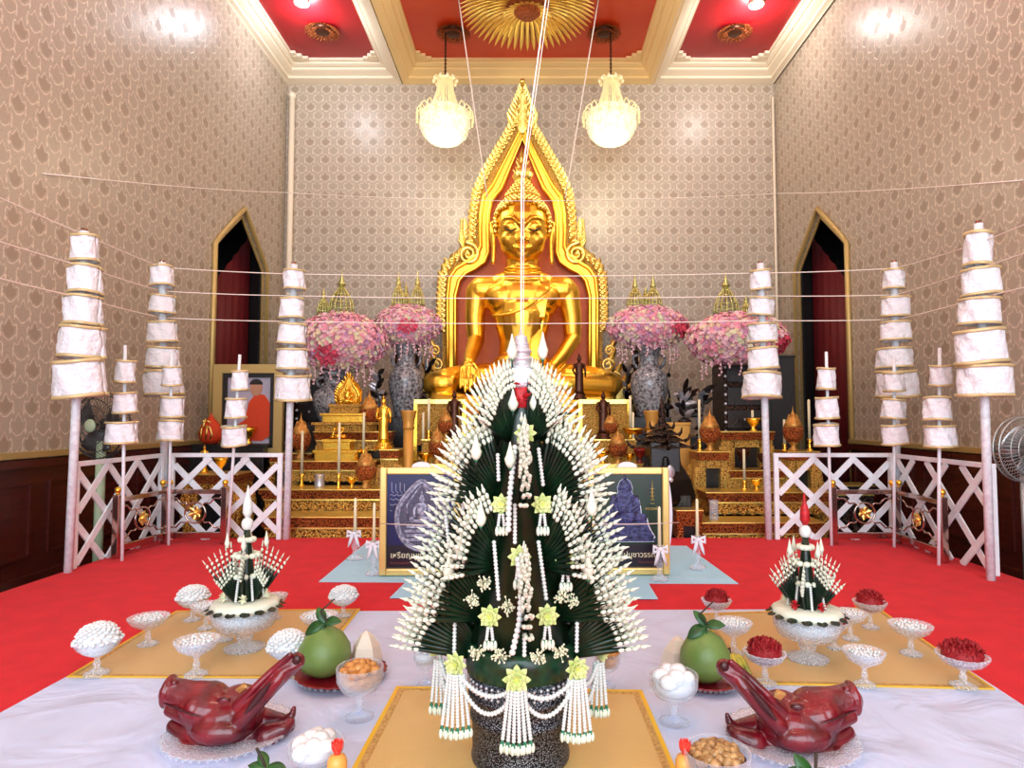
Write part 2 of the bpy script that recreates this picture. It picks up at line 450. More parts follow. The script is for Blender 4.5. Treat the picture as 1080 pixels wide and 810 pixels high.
m = MB(); m.box((0, YB - .03, (.72 + ZFL) / 2), (2 * XW, .06, .72 - ZFL)); m.mi = 1; m.box((0, YB - .045, .765), (2 * XW, .09, .045)); struct(m.build('baseboard_back', ['dado_wood', 'frame_gold']))
# conduits in the back corners
for k, (s, dx) in enumerate(((-1, .1), (1, .05))):
    m = MB(); m.tube([(s * (XW - dx), YB - .06, .8), (s * (XW - dx), YB - .06, 6.1)], .045 if s < 0 else .02, 10)
    if s < 0: m.ball((s * (XW - dx), YB - .06, 6.12), .06)
    struct(m.build('trim_%d' % (k + 1), 'cream'))
# ceiling
m = MB(); m.box((0, (YB + YF) / 2, ZC + .12), (2 * XW + .6, YB - YF + .6, .1)); struct(m.build('ceiling', 'cream'))
coff = [(-3.61, -2.35, 'ceiling_red', 'cream'), (-1.73, 1.66, 'ceiling_orange', 'cream_lit'), (2.22, 3.58, 'ceiling_red', 'cream')]
ti = 3
YC0, YC1 = 6.2, 9.62
for row, (ya, yb) in enumerate(((6.0, 9.62), (1.6, 5.2), (-2.6, .8))):
    for x0, x1, cm, fm in coff:
        m = MB(); m.box(((x0 + x1) / 2, (ya + yb) / 2, ZC + .04), (x1 - x0 + .1, yb - ya + .1, .06)); struct(m.build('trim_%d' % ti, cm)); ti += 1
        # stepped moulding swept round the coffer
        prof = [(0, .03), (0, -.03), (.035, -.03), (.035, -.055), (.07, -.075), (.10, -.075), (.10, -.11), (.15, -.135), (.19, -.15), (.19, -.185), (.24, -.20), (.30, -.215), (.30, .03)]
        m = MB(); vs = []; k = len(prof)
        for cx_, cy_, ix, iy in ((x0, ya, -1, -1), (x1, ya, 1, -1), (x1, yb, 1, 1), (x0, yb, -1, 1)):
            for o, z in prof:
                ox = min(o, .262) if (abs(cx_) > 3.4) else o
                vs.append((cx_ + ix * ox, cy_ + iy * (o * 1.26 if iy > 0 else o), ZC + z))
        fs = []
        for j in range(4):
            for i in range(k - 1):
                fs.append((j * k + i, ((j + 1) % 4) * k + i, ((j + 1) % 4) * k + i + 1, j * k + i + 1))
        m.add(vs, fs, False)
        # notched inner corners
        for cx_, cy_, ix, iy in ((x0, yb, 1, -1), (x1, yb, -1, -1), (x0, ya, 1, 1), (x1, ya, -1, 1)):
            m.box((cx_ + ix * .06, cy_ + iy * .06, ZC - .02), (.14, .14, .05)); m.box((cx_ + ix * .11, cy_ + iy * .03, ZC - .02), (.2, .07, .04)); m.box((cx_ + ix * .03, cy_ + iy * .11, ZC - .02), (.07, .2, .04))
        struct(m.build('trim_%d' % ti, fm)); ti += 1
m = MB()
for s in (-1, 1): m.box((s * 2.04 - (.0 if s < 0 else .1), 3, ZC - .09), (.06, 13, .16))
for y in (5.6, 1.2): m.box((0, y, ZC - .09), (7.7, .5, .16))
struct(m.build('trim_%d' % ti, 'cream')); ti += 1
# ceiling medallions
def medallion(r, rings, mt):
    m = MB()
    for (rr, nn, L, w, dz) in rings:
        for i in range(nn):
            a = 2 * PI * i / nn
            d = Vector((math.cos(a), math.sin(a), -.25))
            m.leaf((math.cos(a) * rr, math.sin(a) * rr, dz), d, L, w, (0, 0, -1), .15, 5, .012)
    return m
def place_med(px, py, label, big=False):
    z = ZC - .0
    p = F(px, py, z) if not big else Vector((-.05, 8.28, z))
    t = thing('ceiling_medallion', label, 'medallion', p, 0, None)
    if big:
        m = medallion(1, [(.55, 56, .36, .06, -.02), (.42, 48, .3, .05, -.06), (.28, 36, .28, .05, -.10), (.14, 24, .2, .05, -.14)], 'x'); m.build('gilded_leaves', 'gold_leaf', t)
        m = MB(); m.lathe([(.0, -.2), (.12, -.2), (.2, -.13), (.5, -.03), (.6, 0)], n=32); m.build('core', 'bronze_carved', t)
    else:
        m = medallion(1, [(.13, 28, .12, .03, -.01), (.08, 22, .1, .025, -.04)], 'x'); m.build('gilded_leaves', 'bronze_carved', t)
        m = MB(); m.lathe([(.0, -.06), (.07, -.06), (.12, -.03), (.15, 0)], n=24); m.build('core', 'bronze', t)
    return t
place_med(340, 31, 'small dark bronze ceiling medallion in the left coffer beside the downlight')
place_med(478, 33, 'small bronze medallion above the left chandelier chain')
place_med(637, 33, 'small bronze medallion above the right chandelier chain')
place_med(775, 32, 'small dark bronze ceiling medallion in the right coffer beside the downlight')
place_med(0, 0, 'large gilded sunburst medallion in the middle of the orange-red ceiling', True)
for px, py, w in ((318, 1, 'left'), (798, 3, 'right')):
    p = F(px, py, ZC - .0)
    t = thing('downlight', 'round white downlight glowing in the %s red ceiling coffer' % w, 'ceiling light', p)
    m = MB(); m.lathe([(.10, .01), (.10, -.03), (.075, -.035), (.07, -.01)], n=20); m.build('bezel', 'cream', t)
    m = MB(); m.lathe([(.0, -.02), (.072, -.02)], n=20); m.build('lens', 'lamp_on', t)
# chandeliers
def chandelier(px, w):
    top = F(px, 33, ZC - .06); Y = top.y
    zb = P(px, 153, Y).z; zt = P(px, 84, Y).z; zm = P(px, 117, Y).z
    t = thing('chandelier', 'lit crystal basket chandelier hanging to the %s of the throne spire' % w, 'chandelier', (top.x, Y, zb))
    m = MB(); h = top.z - zb
    k = 26; z0 = zt - zb
    for i in range(k):
        z = z0 + (h - z0) * (i + .5) / k
        rot = Matrix.Rotation(PI / 2 * (i % 2), 3, 'Z')
        m.tube([Vector((0, 0, z)) + rot @ Vector((.012 * math.cos(a), 0, .026 * math.sin(a))) for a in [2 * PI * j / 8 for j in range(8)]], .005, 4, True)
    m.build('chain', 'bronze', t)
    hh = zm - zb
    m = MB(); m.lathe([(.0, 0), (.12, .012), (.22, .055), (.30, .13), (.345, .24), (.35, .34), (.335, hh - .05), (.29, hh)], n=32, fl=lambda a, z: 1 + .02 * math.cos(a * 16)); m.build('crystal_bowl', 'crystal_lit', t)
    m = MB()
    for i in range(28):
        a = 2 * PI * i / 28; c, s_ = math.cos(a), math.sin(a)
        m.tube([(.10 * c, .10 * s_, z0), (.115 * c, .115 * s_, z0 - .16), (.15 * c, .15 * s_, (z0 + hh) / 2 - .05), (.2 * c, .2 * s_, hh)], .009, 5)
    m.build('crystal_strands', 'crystal_dim', t)
    m = MB(); m.lathe([(.02, z0 + .05), (.08, z0 + .03), (.13, z0), (.1, z0 - .03)], n=20)
    for i in range(10):
        a = 2 * PI * i / 10; m.ball((.16 * math.cos(a), .16 * math.sin(a), z0 - .02), (.025, .025, .035), 6, 5); m.tube([(.1 * math.cos(a), .1 * math.sin(a), z0), (.14 * math.cos(a), .14 * math.sin(a), z0 + .03), (.16 * math.cos(a), .16 * math.sin(a), z0)], .008, 4)
    m.build('crown', 'crystal_dim', t)
    m = MB()
    for i in range(18):
        a = 2 * PI * i / 18; c, s_ = math.cos(a), math.sin(a)
        m.tube([(.27 * c, .27 * s_, hh - .01), (.33 * c, .33 * s_, hh + .05), (.385 * c, .385 * s_, hh - .01), (.395 * c, .395 * s_, hh - .08)], .011, 5)
        for q in range(3): m.ball((.395 * c, .395 * s_, hh - .09 - q * .035), .018, 6, 4)
    m.tube([(.27 * math.cos(q), .27 * math.sin(q), hh - .01) for q in [2 * PI * i / 24 for i in range(24)]], .013, 5, True)
    for q_ in (-.09, -.125, -.16): m.tube([(.395 * math.cos(q), .395 * math.sin(q), hh + q_) for q in [2 * PI * i / 36 for i in range(36)]], .004, 4, True)
    m.build('crystal_arms', 'crystal_dim', t)
    L = bpy.data.lights.new('chandelier_bulb', 'POINT'); L.energy = 60; L.color = (1, .86, .6); L.shadow_soft_size = .3
    o = bpy.data.objects.new('chandelier_bulb', L); COL.objects.link(o); o.location = (top.x, Y - .1, zb - .35)
chandelier(470, 'left'); chandelier(644, 'right')

# ------------------------------------------------------------------ platform and cloths
XP = 3.2
m = MB(); m.box((0, 1.35, -.15), (2 * XP, 8.7, .3)); o = struct(m.build('platform', 'carpet', mods=BEV(.02)))
o.name = 'floor'
def cloth(name, mt, pix, z, th, label, cat, border=None, n=14, wob=.0):
    c = [F(*p, z) for p in pix]
    cen = sum(c, Vector()) / len(c); cen.z = z
    if border:
        t = thing(name, label, cat, cen)
        m = MB(); m.slab([(p - cen) for p in c], 0, th); m.build('fabric', mt, t)
        q = [(p - cen) for p in c]
        def ins(k): return [p * (1 - k) for p in q]
        m = MB(); o_, i_ = ins(0), ins(border)
        for a in range(4):
            b = (a + 1) % 4
            m.slab([o_[a], o_[b], i_[b], i_[a]], th, th + .0015)
        m.build('hem', 'cloth_border', t)
        m = MB(); o_, i_ = ins(border * 1.25), ins(border * 2.6)
        for a in range(4):
            b = (a + 1) % 4
            m.slab([o_[a], o_[b], i_[b], i_[a]], th, th + .001)
        m.build('braid', 'cloth_braid', t)
        return t
    m = MB(); m.slab([(p - cen) for p in c], 0, th); o = m.build(name, mt); o.location = cen
    return tag(o, label, cat)
cloth('floor_cloth', 'floor_cloth', [(190, 646), (922, 643), (1052, 727), (1300, 890), (-250, 890), (73, 713)], .001, .004, 'large white cloth spread on the red carpet under the offerings', 'cloth')
cloth('offering_cloth', 'blue_cloth', [(388, 571), (724, 576), (779, 616), (336, 614)], .001, .003, 'pale blue cloth on the carpet under the posters and candlesticks', 'cloth')
cloth('offering_cloth', 'blue_cloth', [(430, 612), (683, 614), (694, 632), (411, 631)], .005, .003, 'narrow pale blue cloth on the carpet, hidden mostly by the flower tower', 'cloth')
cloth('offering_mat', 'gold_cloth', [(186, 645), (380, 643), (322, 716), (70, 715)], .0055, .004, 'gold cloth mat under the white-filled crystal dishes, left side', 'mat', .022)
cloth('offering_mat', 'gold_cloth', [(735, 648), (925, 641), (1050, 728), (796, 722)], .0055, .004, 'gold cloth mat under the dishes of red petals, right side', 'mat', .022)
cloth('offering_mat', 'gold_cloth', [(418, 725), (677, 729), (755, 910), (318, 910)], .0055, .004, 'gold cloth mat with yellow hem under the flower tower', 'mat', .03)
# ------------------------------------------------------------------ tiered cloth poles
def tiered_pole(base, top, tiers, Y, rad, label, group, painted=True):
    b = P(base[0], base[1], Y); b.z = 0
    t = thing('tiered_cloth_pole', label, 'ceremonial pole', b, 0, group)
    tp = P(top[0], top[1], Y) - b
    m = MB(); m.tube([(0, 0, 0), tp * .5, tp], rad, 10); m.build('pole', 'pole_paint' if painted else 'white_paint', t)
    if painted:
        m = MB(); m.tube([tp - Vector((0, 0, .05)), tp + Vector((0, 0, .02))], rad * .7, 8); m.build('tip', 'steel', t)
    rr = random.Random(int(base[0] * 7))
    for (cx, y0, y1, w) in tiers:
        c = (P(cx, (y0 + y1) / 2, Y)) - b
        h = S(y1 - y0, Y) * .98; r = S(w, Y) / 2
        ph = rr.uniform(0, 6); tilt = rr.uniform(-.07, .07); tx = rr.uniform(-.05, .1)
        M = Matrix.Translation(c) @ Matrix.Rotation(tilt, 4, 'Y') @ Matrix.Rotation(tx, 4, 'X')
        k = 30
        def rad_(a, z):
            f = 1
            t_ = (z / h + .5)
            return r * (1.02 - .05 * t_ + .0 * math.sin(PI * t_)) * (1 + .045 * math.sin(3 * a + ph) + .03 * math.sin(7 * a + ph * 2 + t_ * 5) + .02 * math.sin(11 * a - t_ * 9))
        def surf(z0, z1, off, nv):
            mm = MB(); mm.X = M
            def g(u, v):
                a = 2 * PI * u; z = -h / 2 + h * (z0 + (z1 - z0) * v) ; z += .02 * h * math.sin(2 * a + ph)
                q = rad_(a, z) + off + .006 * math.sin(a * 5 + v * 4 + ph) * (1 if off == 0 else 0)
                return (q * math.cos(a), q * math.sin(a), z)
            mm.grid(g, k, nv); return mm
        o = surf(0, 1, 0, 8).build('cloth_tier', 'chat_cloth', t, mods=[('SOLIDIFY', dict(thickness=.003, offset=-1))])
        for z0, z1 in ((-.02, .08), (.92, 1.02)):
            surf(z0, z1, .004, 2).build('gold_trim', 'chat_trim', o, mods=[('SOLIDIFY', dict(thickness=.004, offset=1))])
        mm = MB(); mm.X = M
        for i in range(3):
            a = PI * i / 3; q = r * .9
            mm.tube([(q * math.cos(a), q * math.sin(a), h * .47), (-q * math.cos(a), -q * math.sin(a), h * .47)], .003, 4)
        mm.build('spokes', 'cage_wire', o)
    return t
G5, G3 = 'five-tiered white cloth poles at the fence corners', 'small three-tiered white cloth poles at the low railings'
YO, YI = 5.62, 5.40
tiered_pole((72, 601), (89, 244), [(89.5, 248, 276, 25), (89.5, 281, 311, 31), (87.5, 312, 343, 35), (86, 345, 378, 42), (84.5, 380, 419, 47)], 4.43, .028, 'tall five-tiered white cloth pole at the front corner of the left lattice fence', G5)
tiered_pole((174, 569), (171, 277), [(171, 281, 303, 22), (171, 312, 331, 24), (171.6, 339, 361, 28), (171.5, 366, 388, 31), (172, 391, 417, 36)], YO, .03, 'five-tiered white cloth pole at the back left corner of the left lattice fence', G5)
tiered_pole((302, 569), (310, 279), [(310, 285, 306, 21), (308, 315, 337, 24), (308, 342, 364, 28), (308, 369, 391, 31), (308.5, 396, 423, 35)], YO, .03, 'five-tiered white cloth pole right of the left lattice fence, beside pink flowers', G5)
tiered_pole((811, 572), (802, 278), [(802, 285, 306, 20), (803, 314, 333, 25), (804, 341, 361, 29), (804.5, 367, 390, 30), (804, 393, 420, 38)], YO, .03, 'five-tiered white cloth pole in front of the rightmost pink flower dome', G5)
tiered_pole((947, 572), (943, 277), [(943, 284, 305, 20), (944.4, 313, 334, 27), (944, 340, 360, 29), (943.6, 367, 388, 34), (945.7, 391, 419, 39)], YO, .03, 'five-tiered white cloth pole at the back right corner of the right lattice fence', G5)
tiered_pole((1045, 610), (1032, 236), [(1032, 245, 281, 25), (1034, 284, 313, 35), (1033, 315, 343, 37), (1033, 348, 384, 45), (1038, 385, 418, 49)], 4.22, .028, 'tall five-tiered white cloth pole at the far right edge of the picture', G5)
tiered_pole((129, 587), (132, 364), [(132, 380, 404, 18), (131.8, 414, 436, 22), (128, 445, 468, 29)], 4.78, .012, 'slim three-tiered white cloth pole in front of the left wall fan', G3, False)
tiered_pole((178, 572), (181, 372), [(181, 386, 407, 18), (182, 418, 440, 22), (180, 443, 465, 24)], 5.36, .012, 'slim three-tiered pole overlapping the tall pole at the left back fence corner', G3, False)
tiered_pole((240, 572), (253, 374), [(253, 391, 412, 16), (249, 420, 441, 20), (247, 449, 470, 24)], 5.36, .012, 'slim three-tiered white cloth pole in front of the framed monk portrait', G3, False)
tiered_pole((877, 574), (871.4, 371), [(871.4, 388, 411, 17), (871.7, 419, 442, 22), (872, 447, 470, 24)], 5.34, .012, 'slim three-tiered white cloth pole in front of the right dark red doorway', G3, False)
tiered_pole((943, 576), (943, 376), [(943, 393, 413, 19), (942.5, 421, 442, 22), (943, 448, 469, 24)], 5.28, .012, 'slim three-tiered pole overlapping the tall pole at the right back fence corner', G3, False)
tiered_pole((990, 594), (991, 367), [(991.7, 385, 407, 20), (989, 419, 444, 25), (991, 449, 472, 29)], 4.64, .012, 'slim three-tiered white cloth pole standing left of the right wall fan', G3, False)

# ------------------------------------------------------------------ lattice fences
def fence(a, b, h, label, nd):
    a = Vector(a); b = Vector(b); L = (b - a).length
    t = thing('lattice_fence', label, 'fence', a, math.atan2(b.y - a.y, b.x - a.x), 'white lattice fence panels')
    m = MB(); w = .035
    m.box((L / 2, 0, h - w / 2), (L, .03, w)); m.build('top_rail', 'white_paint', t, mods=BEV(.004))
    for x in (w * .6, L - w * .6):
        m = MB(); m.box((x, 0, (h - .034) / 2), (w * 1.1, .034, h - .036)); m.build('post', 'white_paint', t, mods=BEV(.004))
    m = MB(); st = L / nd; H = h - w
    def clipseg(x0, s):      # a diagonal bar starting at x0 on the ground, sloping s
        x1 = x0 + s * H * (st * 2) / H if False else x0 + s * H
        pts = [(x0, 0.0), (x1, H)]
        (xa, za), (xb, zb) = pts; lo, hi = w * 1.1, L - w * 1.1
        def at(x): return (x, za + (zb - za) * (x - xa) / (xb - xa))
        if xa < lo and xb < lo or xa > hi and xb > hi: return None
        if xa < lo: xa, za2 = at(lo)
        else: za2 = za
        if xa > hi: xa, za2 = hi, za + (zb - za) * (hi - pts[0][0]) / (pts[1][0] - pts[0][0])
        if xb < lo: xb, zb2 = lo, pts[0][1] + (pts[1][1] - pts[0][1]) * (lo - pts[0][0]) / (pts[1][0] - pts[0][0])
        elif xb > hi: xb, zb2 = hi, pts[0][1] + (pts[1][1] - pts[0][1]) * (hi - pts[0][0]) / (pts[1][0] - pts[0][0])
        else: zb2 = zb
        return (xa, za2), (xb, zb2)
    for s, dy in ((1, -.008), (-1, .008)):
        for kk in range(-8, 9):
            seg = clipseg(L / 2 + (kk + .5) * st - s * H / 2, s)
            if seg: m.bar((seg[0][0], dy, seg[0][1]), (seg[1][0], dy, seg[1][1]), .045, .012, (0, -1, 0)) if False else m.bar((seg[0][0], dy, seg[0][1]), (seg[1][0], dy, seg[1][1]), .012, .050, (0, 0, 1))
    m.build('lattice', 'white_paint', t)
    return t
def fl(px, Y): p = P(px, 500, Y); p.z = 0; return p
fence((-3.17, 4.50, 0), (-3.17, 5.58, 0), .74, 'white lattice fence panel along the left edge of the carpet, seen at an angle', 3)
fence((fl(179, 5.6).x, 5.6, 0), (fl(298, 5.6).x, 5.6, 0), .74, 'white lattice fence panel facing us behind the left low railing', 3)
fence((fl(816, 5.6).x, 5.6, 0), (fl(942, 5.6).x, 5.6, 0), .74, 'white lattice fence panel facing us behind the right low railing', 3)
fence((3.10, 5.58, 0), (3.08, 4.31, 0), .74, 'white lattice fence panel along the right edge of the carpet, seen at an angle', 3)

# ------------------------------------------------------------------ low polished railings
def railing(pts, label):
    o = Vector(pts[1]); t = thing('low_railing', label, 'railing', o, 0, 'low polished metal railings')
    h = .47; q = [Vector(p) - o for p in pts]
    for p in q:
        m = MB(); m.box((p.x, p.y, h / 2), (.05, .05, h)); m.build('post', 'steel', t, mods=BEV(.005))
        for dx in ((-.03, .03) if p == q[1] else (0,)):
            m = MB(); m.ball((p.x + dx, p.y, h + .035), .025, 10, 8); m.lathe([(.012, 0), (.012, .02)], (p.x + dx, p.y, h), 8); m.build('knob', 'gold_polish', t)
    for a, b in ((q[0], q[1]), (q[1], q[2])):
        d = (b - a).normalized(); a2, b2 = a + d * .026, b - d * .026
        for z, w in ((h - .04, .035), (.07, .05)):
            m = MB(); m.bar(a2 + Vector((0, 0, z)), b2 + Vector((0, 0, z)), .03, w); m.build('rail', 'steel', t, mods=BEV(.004))
        c = (a + b) / 2 + Vector((0, 0, .255)); up = Vector((0, 0, 1)); nn = d.cross(up)
        m = MB(); m.tube([c + d * .085 * math.cos(x) + up * .085 * math.sin(x) for x in [2 * PI * i / 24 for i in range(24)]], .008, 6, True)
        for sx in (-1, 1):
            for sz in (-1, 1):
                e = c + d * sx * ((b2 - a2).length / 2) + up * sz * .14
                s0 = c + d * sx * .06 + up * sz * .06
                m.tube([s0 + (e - s0) * (i / 8) + up * .012 * math.sin(i * PI / 2) * sz for i in range(9)], .007, 5)
        m.build('ring', 'steel', t)
        m = MB()
        for i in range(6):
            a_ = 2 * PI * i / 6 + .3; dd = d * math.cos(a_) + up * math.sin(a_)
            m.leaf(c - nn * 0.0 , dd, .06, .045, nn, .2, 4, .004)
        m.ball(c, .018, 8, 6); m.build('gold_flower', 'gold_leaf', t)
    return t
railing([(fl(125, 4.86).x, 4.86, 0), (fl(176, 5.42).x, 5.42, 0), (fl(238, 5.42).x, 5.42, 0)], 'low polished metal railing with gold flower rings inside the left fence')
railing([(fl(878, 5.40).x, 5.40, 0), (fl(944, 5.40).x, 5.40, 0), (fl(993, 4.72).x, 4.72, 0)], 'low polished metal railing with gold flower rings inside the right fence')

# ------------------------------------------------------------------ pedestal fans against the side walls
def fan(px, py, Y, r, label, light, yaw):
    c = P(px, py, Y); t = thing('pedestal_fan', label, 'fan', (c.x, c.y + .04, ZFL), yaw)
    z = c.z - ZFL; g = 'fan_light' if light else 'fan_grey'
    m = MB(); m.lathe([(.0, 0), (.17, 0), (.17, .02), (.06, .05), (.05, .08), (0, .08)], n=24); m.build('base', 'fan_green' if not light else g, t)
    m = MB(); m.tube([(0, 0, .08), (0, 0, z - .12)], .035 if not light else .02, 10); m.build('pole', 'fan_green' if not light else g, t)
    m = MB(); m.tube([(0, 0, z - .14), (0, 0, z)], .03, 8); m.lathe([(.0, -.02), (.06, 0), (.07, .1), (.05, .17), (0, .18)], n=16)
    mm = MB(); mm.X = Matrix.Translation((0, .02, z)) @ Matrix.Rotation(-PI / 2, 4, 'X'); mm.lathe([(.0, -.02), (.06, 0), (.07, .1), (.05, .17), (0, .18)], n=16)
    mm.build('motor', g, t)
    m = MB()
    for y, rr in ((-.10, r * .35), (-.10, r * .6), (-.085, r * .82), (-.03, r), (.02, r)):
        m.tube([(rr * math.cos(a), y, z + rr * math.sin(a)) for a in [2 * PI * i / 36 for i in range(36)]], .004 if rr < r else .007, 5, True)
    for i in range(48):
        a = 2 * PI * i / 48; c_, s_ = math.cos(a), math.sin(a)
        m.tube([(r * k * c_, y, z + r * k * s_) for k, y in ((.16, -.10), (.6, -.10), (.85, -.08), (1, -.02), (.9, .04), (.3, .05))], .0022, 4)
    m.build('wire_guard', g, t)
    m = MB()
    for i in range(3):
        a = 2 * PI * i / 3 + .4
        for q in (0,):
            def bl(u, v):
                rr = r * (.12 + .7 * u); aa = a + (v - .5) * 1.5 * (1 - .2 * u)
                return (rr * math.cos(aa), -.03 + .03 * (v - .5) * 2, z + rr * math.sin(aa))
            m.grid(bl, 6, 6)
    m.build('blade', g, t, mods=[('SOLIDIFY', dict(thickness=.003))])
    mm = MB(); mm.X = Matrix.Translation((0, -.105, z)) @ Matrix.Rotation(PI / 2, 4, 'X'); mm.lathe([(.0, .018), (.03, .015), (r * .2, .005), (r * .2, -.012), (0, -.012)], n=20); mm.build('hub_badge', 'fan_green' if not light else g, t, )
fan(104, 449, 5.05, .255, 'grey pedestal fan with pale green hub behind the left lattice fence', False, -.25)
fan(1082, 474, 4.75, .235, 'silver grey fan at the right edge beside the dark red wainscot', True, .2)
# pale green cabinet-like fan cover between fence and wall is the fan's own wide pole

# ------------------------------------------------------------------ sacred white strings
def string(pts, label, r=.0045):
    c = pts[0]; m = MB(); q = []
    for a, b in zip(pts[:-1], pts[1:]):
        n = 6
        for i in range(n): q.append(a + (b - a) * i / n - Vector((0, 0, .006 * (b - a).length * 4 * (i / n) * (1 - i / n))))
    q.append(pts[-1])
    m.tube([p - c for p in q], r, 5); o = m.build('sacred_string', 'string'); o.location = c
    return tag(o, label, 'string')
def up(a, b):
    return a + (b - a) * ((ZC - .01 - a.z) / (b.z - a.z))
def lvl(name, a):  # a: list of (px,py,Y)
    return string([P(*q) for q in a], name)
lvl('upper string of the three linking the tall cloth poles around the hall', [(-40, 190, 3.4), (88, 247, 4.46), (171, 282, 5.66), (309, 289, 5.66), (803, 288, 5.66), (943, 283, 5.66), (1030, 257, 4.26), (1110, 224, 3.5)])
lvl('middle string of the three linking the tall cloth poles around the hall', [(-40, 242, 3.4), (88, 281, 4.46), (171, 307, 5.66), (308, 312, 5.66), (803, 312, 5.66), (944, 311, 5.66), (1032, 283, 4.26), (1110, 256, 3.5)])
lvl('lower string of the three linking the tall cloth poles around the hall', [(-40, 283, 3.4), (86, 314, 4.46), (171, 335, 5.66), (308, 339, 5.66), (804, 338, 5.66), (944, 337, 5.66), (1033, 314, 4.26), (1110, 295, 3.5)])
top_ = [W(45, 183, -XW + .01), P(297, 203, 8.9), P(552, 212, 8.2), P(823, 204, 8.9), W(1079, 190, XW - .01)]
string(top_, 'highest white string crossing the hall in front of the throne spire', .005)
z0 = ZC - .04
p0 = P(551, 190, 3.2); u = ray(578, 0); p1 = ray(580, -30); p1 = Vector((0, 0, CAMZ)) + p1 * ((z0 - CAMZ) / p1.z)
a = P(549.5, 356, 2.05)
string([a, P(550, 190, 2.0), up(P(550, 190, 2.0), P(579, -30, 2.2))], 'thick white string rising from the flower tower tip to the ceiling', .0027)
string([a + Vector((.008, 0, 0)), P(552.5, 189, 2.0), up(P(552.5, 189, 2.0), P(582.5, -30, 2.2))], 'second white string rising beside the first from the flower tower tip', .0014)
def top(px, py):
    d = ray(px, py); return Vector((0, 0, CAMZ)) + d * ((z0 - CAMZ) / d.z)
string([P(514, 209, 8.25), top(483, -6)], 'thin white string dropping left of the throne from the ceiling', .008)
string([P(596, 209, 8.25), top(632, -6)], 'thin white string dropping right of the throne from the ceiling', .008)
string([P(400, 552, 4.2), P(520, 553, 3.2), P(600, 552, 3.2), P(716, 551, 4.2)], 'white string stretched across both poster frames', .003)
# ------------------------------------------------------------------ the seated golden figure
X0 = 551
def wp(dx, y, Y): return P(X0 + dx, y, Y)
m = MB(); org = P(X0, 440, 8.6)
def E(dx, y, Y, rx, ry, rz, tilt=0):     # radii in pixels: across, deep, high
    m.ball(wp(dx, y, Y), (S(rx, Y), S(ry, Y), S(rz, Y)), 20, 12, Matrix.Rotation(tilt, 3, 'Y') if tilt else None)
def T_(pts):                              # pts: (dx, y, Y, r)
    ps = [wp(a, b, c) for a, b, c, r in pts]; rs = [S(r, c) for a, b, c, r in pts]
    q = []; rr = []
    for i in range(len(ps) - 1):
        for k in range(5): q.append(ps[i].lerp(ps[i + 1], k / 5)); rr.append(rs[i] + (rs[i + 1] - rs[i]) * k / 5)
    q.append(ps[-1]); rr.append(rs[-1]); m.tube(q, rr, 16); m.ball(q[0], rr[0], 14, 8); m.ball(q[-1], rr[-1], 14, 8)
# torso
E(0, 318, 8.92, 39, 25, 28); E(-19, 314, 8.80, 20, 14, 15); E(19, 314, 8.80, 20, 14, 15)
T_([(0, 335, 8.92, 31), (0, 362, 8.88, 24), (0, 392, 8.85, 28)])
T_([(-44, 306, 8.95, 14), (44, 306, 8.95, 14)]); T_([(-24, 302, 8.95, 13), (0, 294, 8.96, 14), (24, 302, 8.95, 13)])
E(0, 385, 8.75, 32, 26, 16)
T_([(0, 300, 8.95, 19), (0, 284, 8.95, 16.5), (0, 268, 8.95, 18)])
for yy in (284, 290, 296):   # neck folds
    rr = 18 + (yy - 284) * .35
    m.tube([wp(rr * math.cos(a), yy + 1.5 * -math.sin(a), 8.95 - S(rr, 8.95) * math.sin(a)) for a in [PI * i / 16 for i in range(17)]], S(2.0, 8.9), 8)
# arms
T_([(-48, 308, 8.95, 12), (-50, 335, 8.97, 10.5), (-49, 360, 8.95, 9)]); T_([(-49, 360, 8.93, 9), (-54, 374, 8.6, 7.5), (-57, 383, 8.32, 6)])
T_([(48, 308, 8.95, 12), (52, 335, 8.97, 10.5), (53, 358, 8.95, 9)]); T_([(53, 358, 8.93, 9), (42, 375, 8.65, 7.5), (31, 388, 8.42, 6)])
# hand over the knee, four fingers pointing down and a thumb
E(-57.5, 388, 8.22, 8.5, 5, 8)
for k, (fx, L_, r_) in enumerate(((-64.5, 20, 2.1), (-60, 24, 2.25), (-55.5, 23, 2.25), (-51.2, 19, 2.1))):
    x1 = fx * 1.0 - (57.5 + fx) * -.12
    T_([(fx, 389, 8.16, r_ + .3), (x1, 389 + L_ * .5, 8.02, r_), (x1, 389 + L_, 7.99, r_ * .75)])
T_([(-51, 385, 8.2, 2.8), (-46.5, 391, 8.1, 2.5), (-45.5, 399, 8.05, 2)])
# hand in the lap
E(20, 392, 8.2, 15, 9, 5)
for k in range(4): T_([(10, 391 + k * .6, 8.22 - k * .055, 2.4), (-4, 393 + k * .5, 8.24 - k * .055, 2.2), (-15, 394, 8.26 - k * .05, 1.8)])
T_([(24, 388, 8.25, 3), (14, 384, 8.2, 2.6), (5, 383, 8.15, 2.1)])
# crossed legs
for s in (-1, 1):
    T_([(s * 26, 404, 8.85, 22), (s * 60, 404, 8.55, 20), (s * 82, 405, 8.28, 17)])
    E(s * 84, 405, 8.27, 22, 20, 15)
T_([(88, 408, 8.2, 15), (50, 406, 8.0, 13), (10, 403, 7.95, 10), (-20, 400, 8.0, 8)])
T_([(-88, 424, 8.2, 13), (-50, 428, 8.0, 11), (-10, 428, 7.95, 10)]); T_([(88, 424, 8.2, 12), (50, 428, 8.05, 11), (10, 428, 8.0, 10)])
E(-26, 399, 7.98, 12, 6, 6)          # upturned foot
for k in range(5): T_([(-34, 400, 7.95 + k * .04, 2.2), (-41, 399 + k * .3, 7.95 + k * .04, 1.8)])
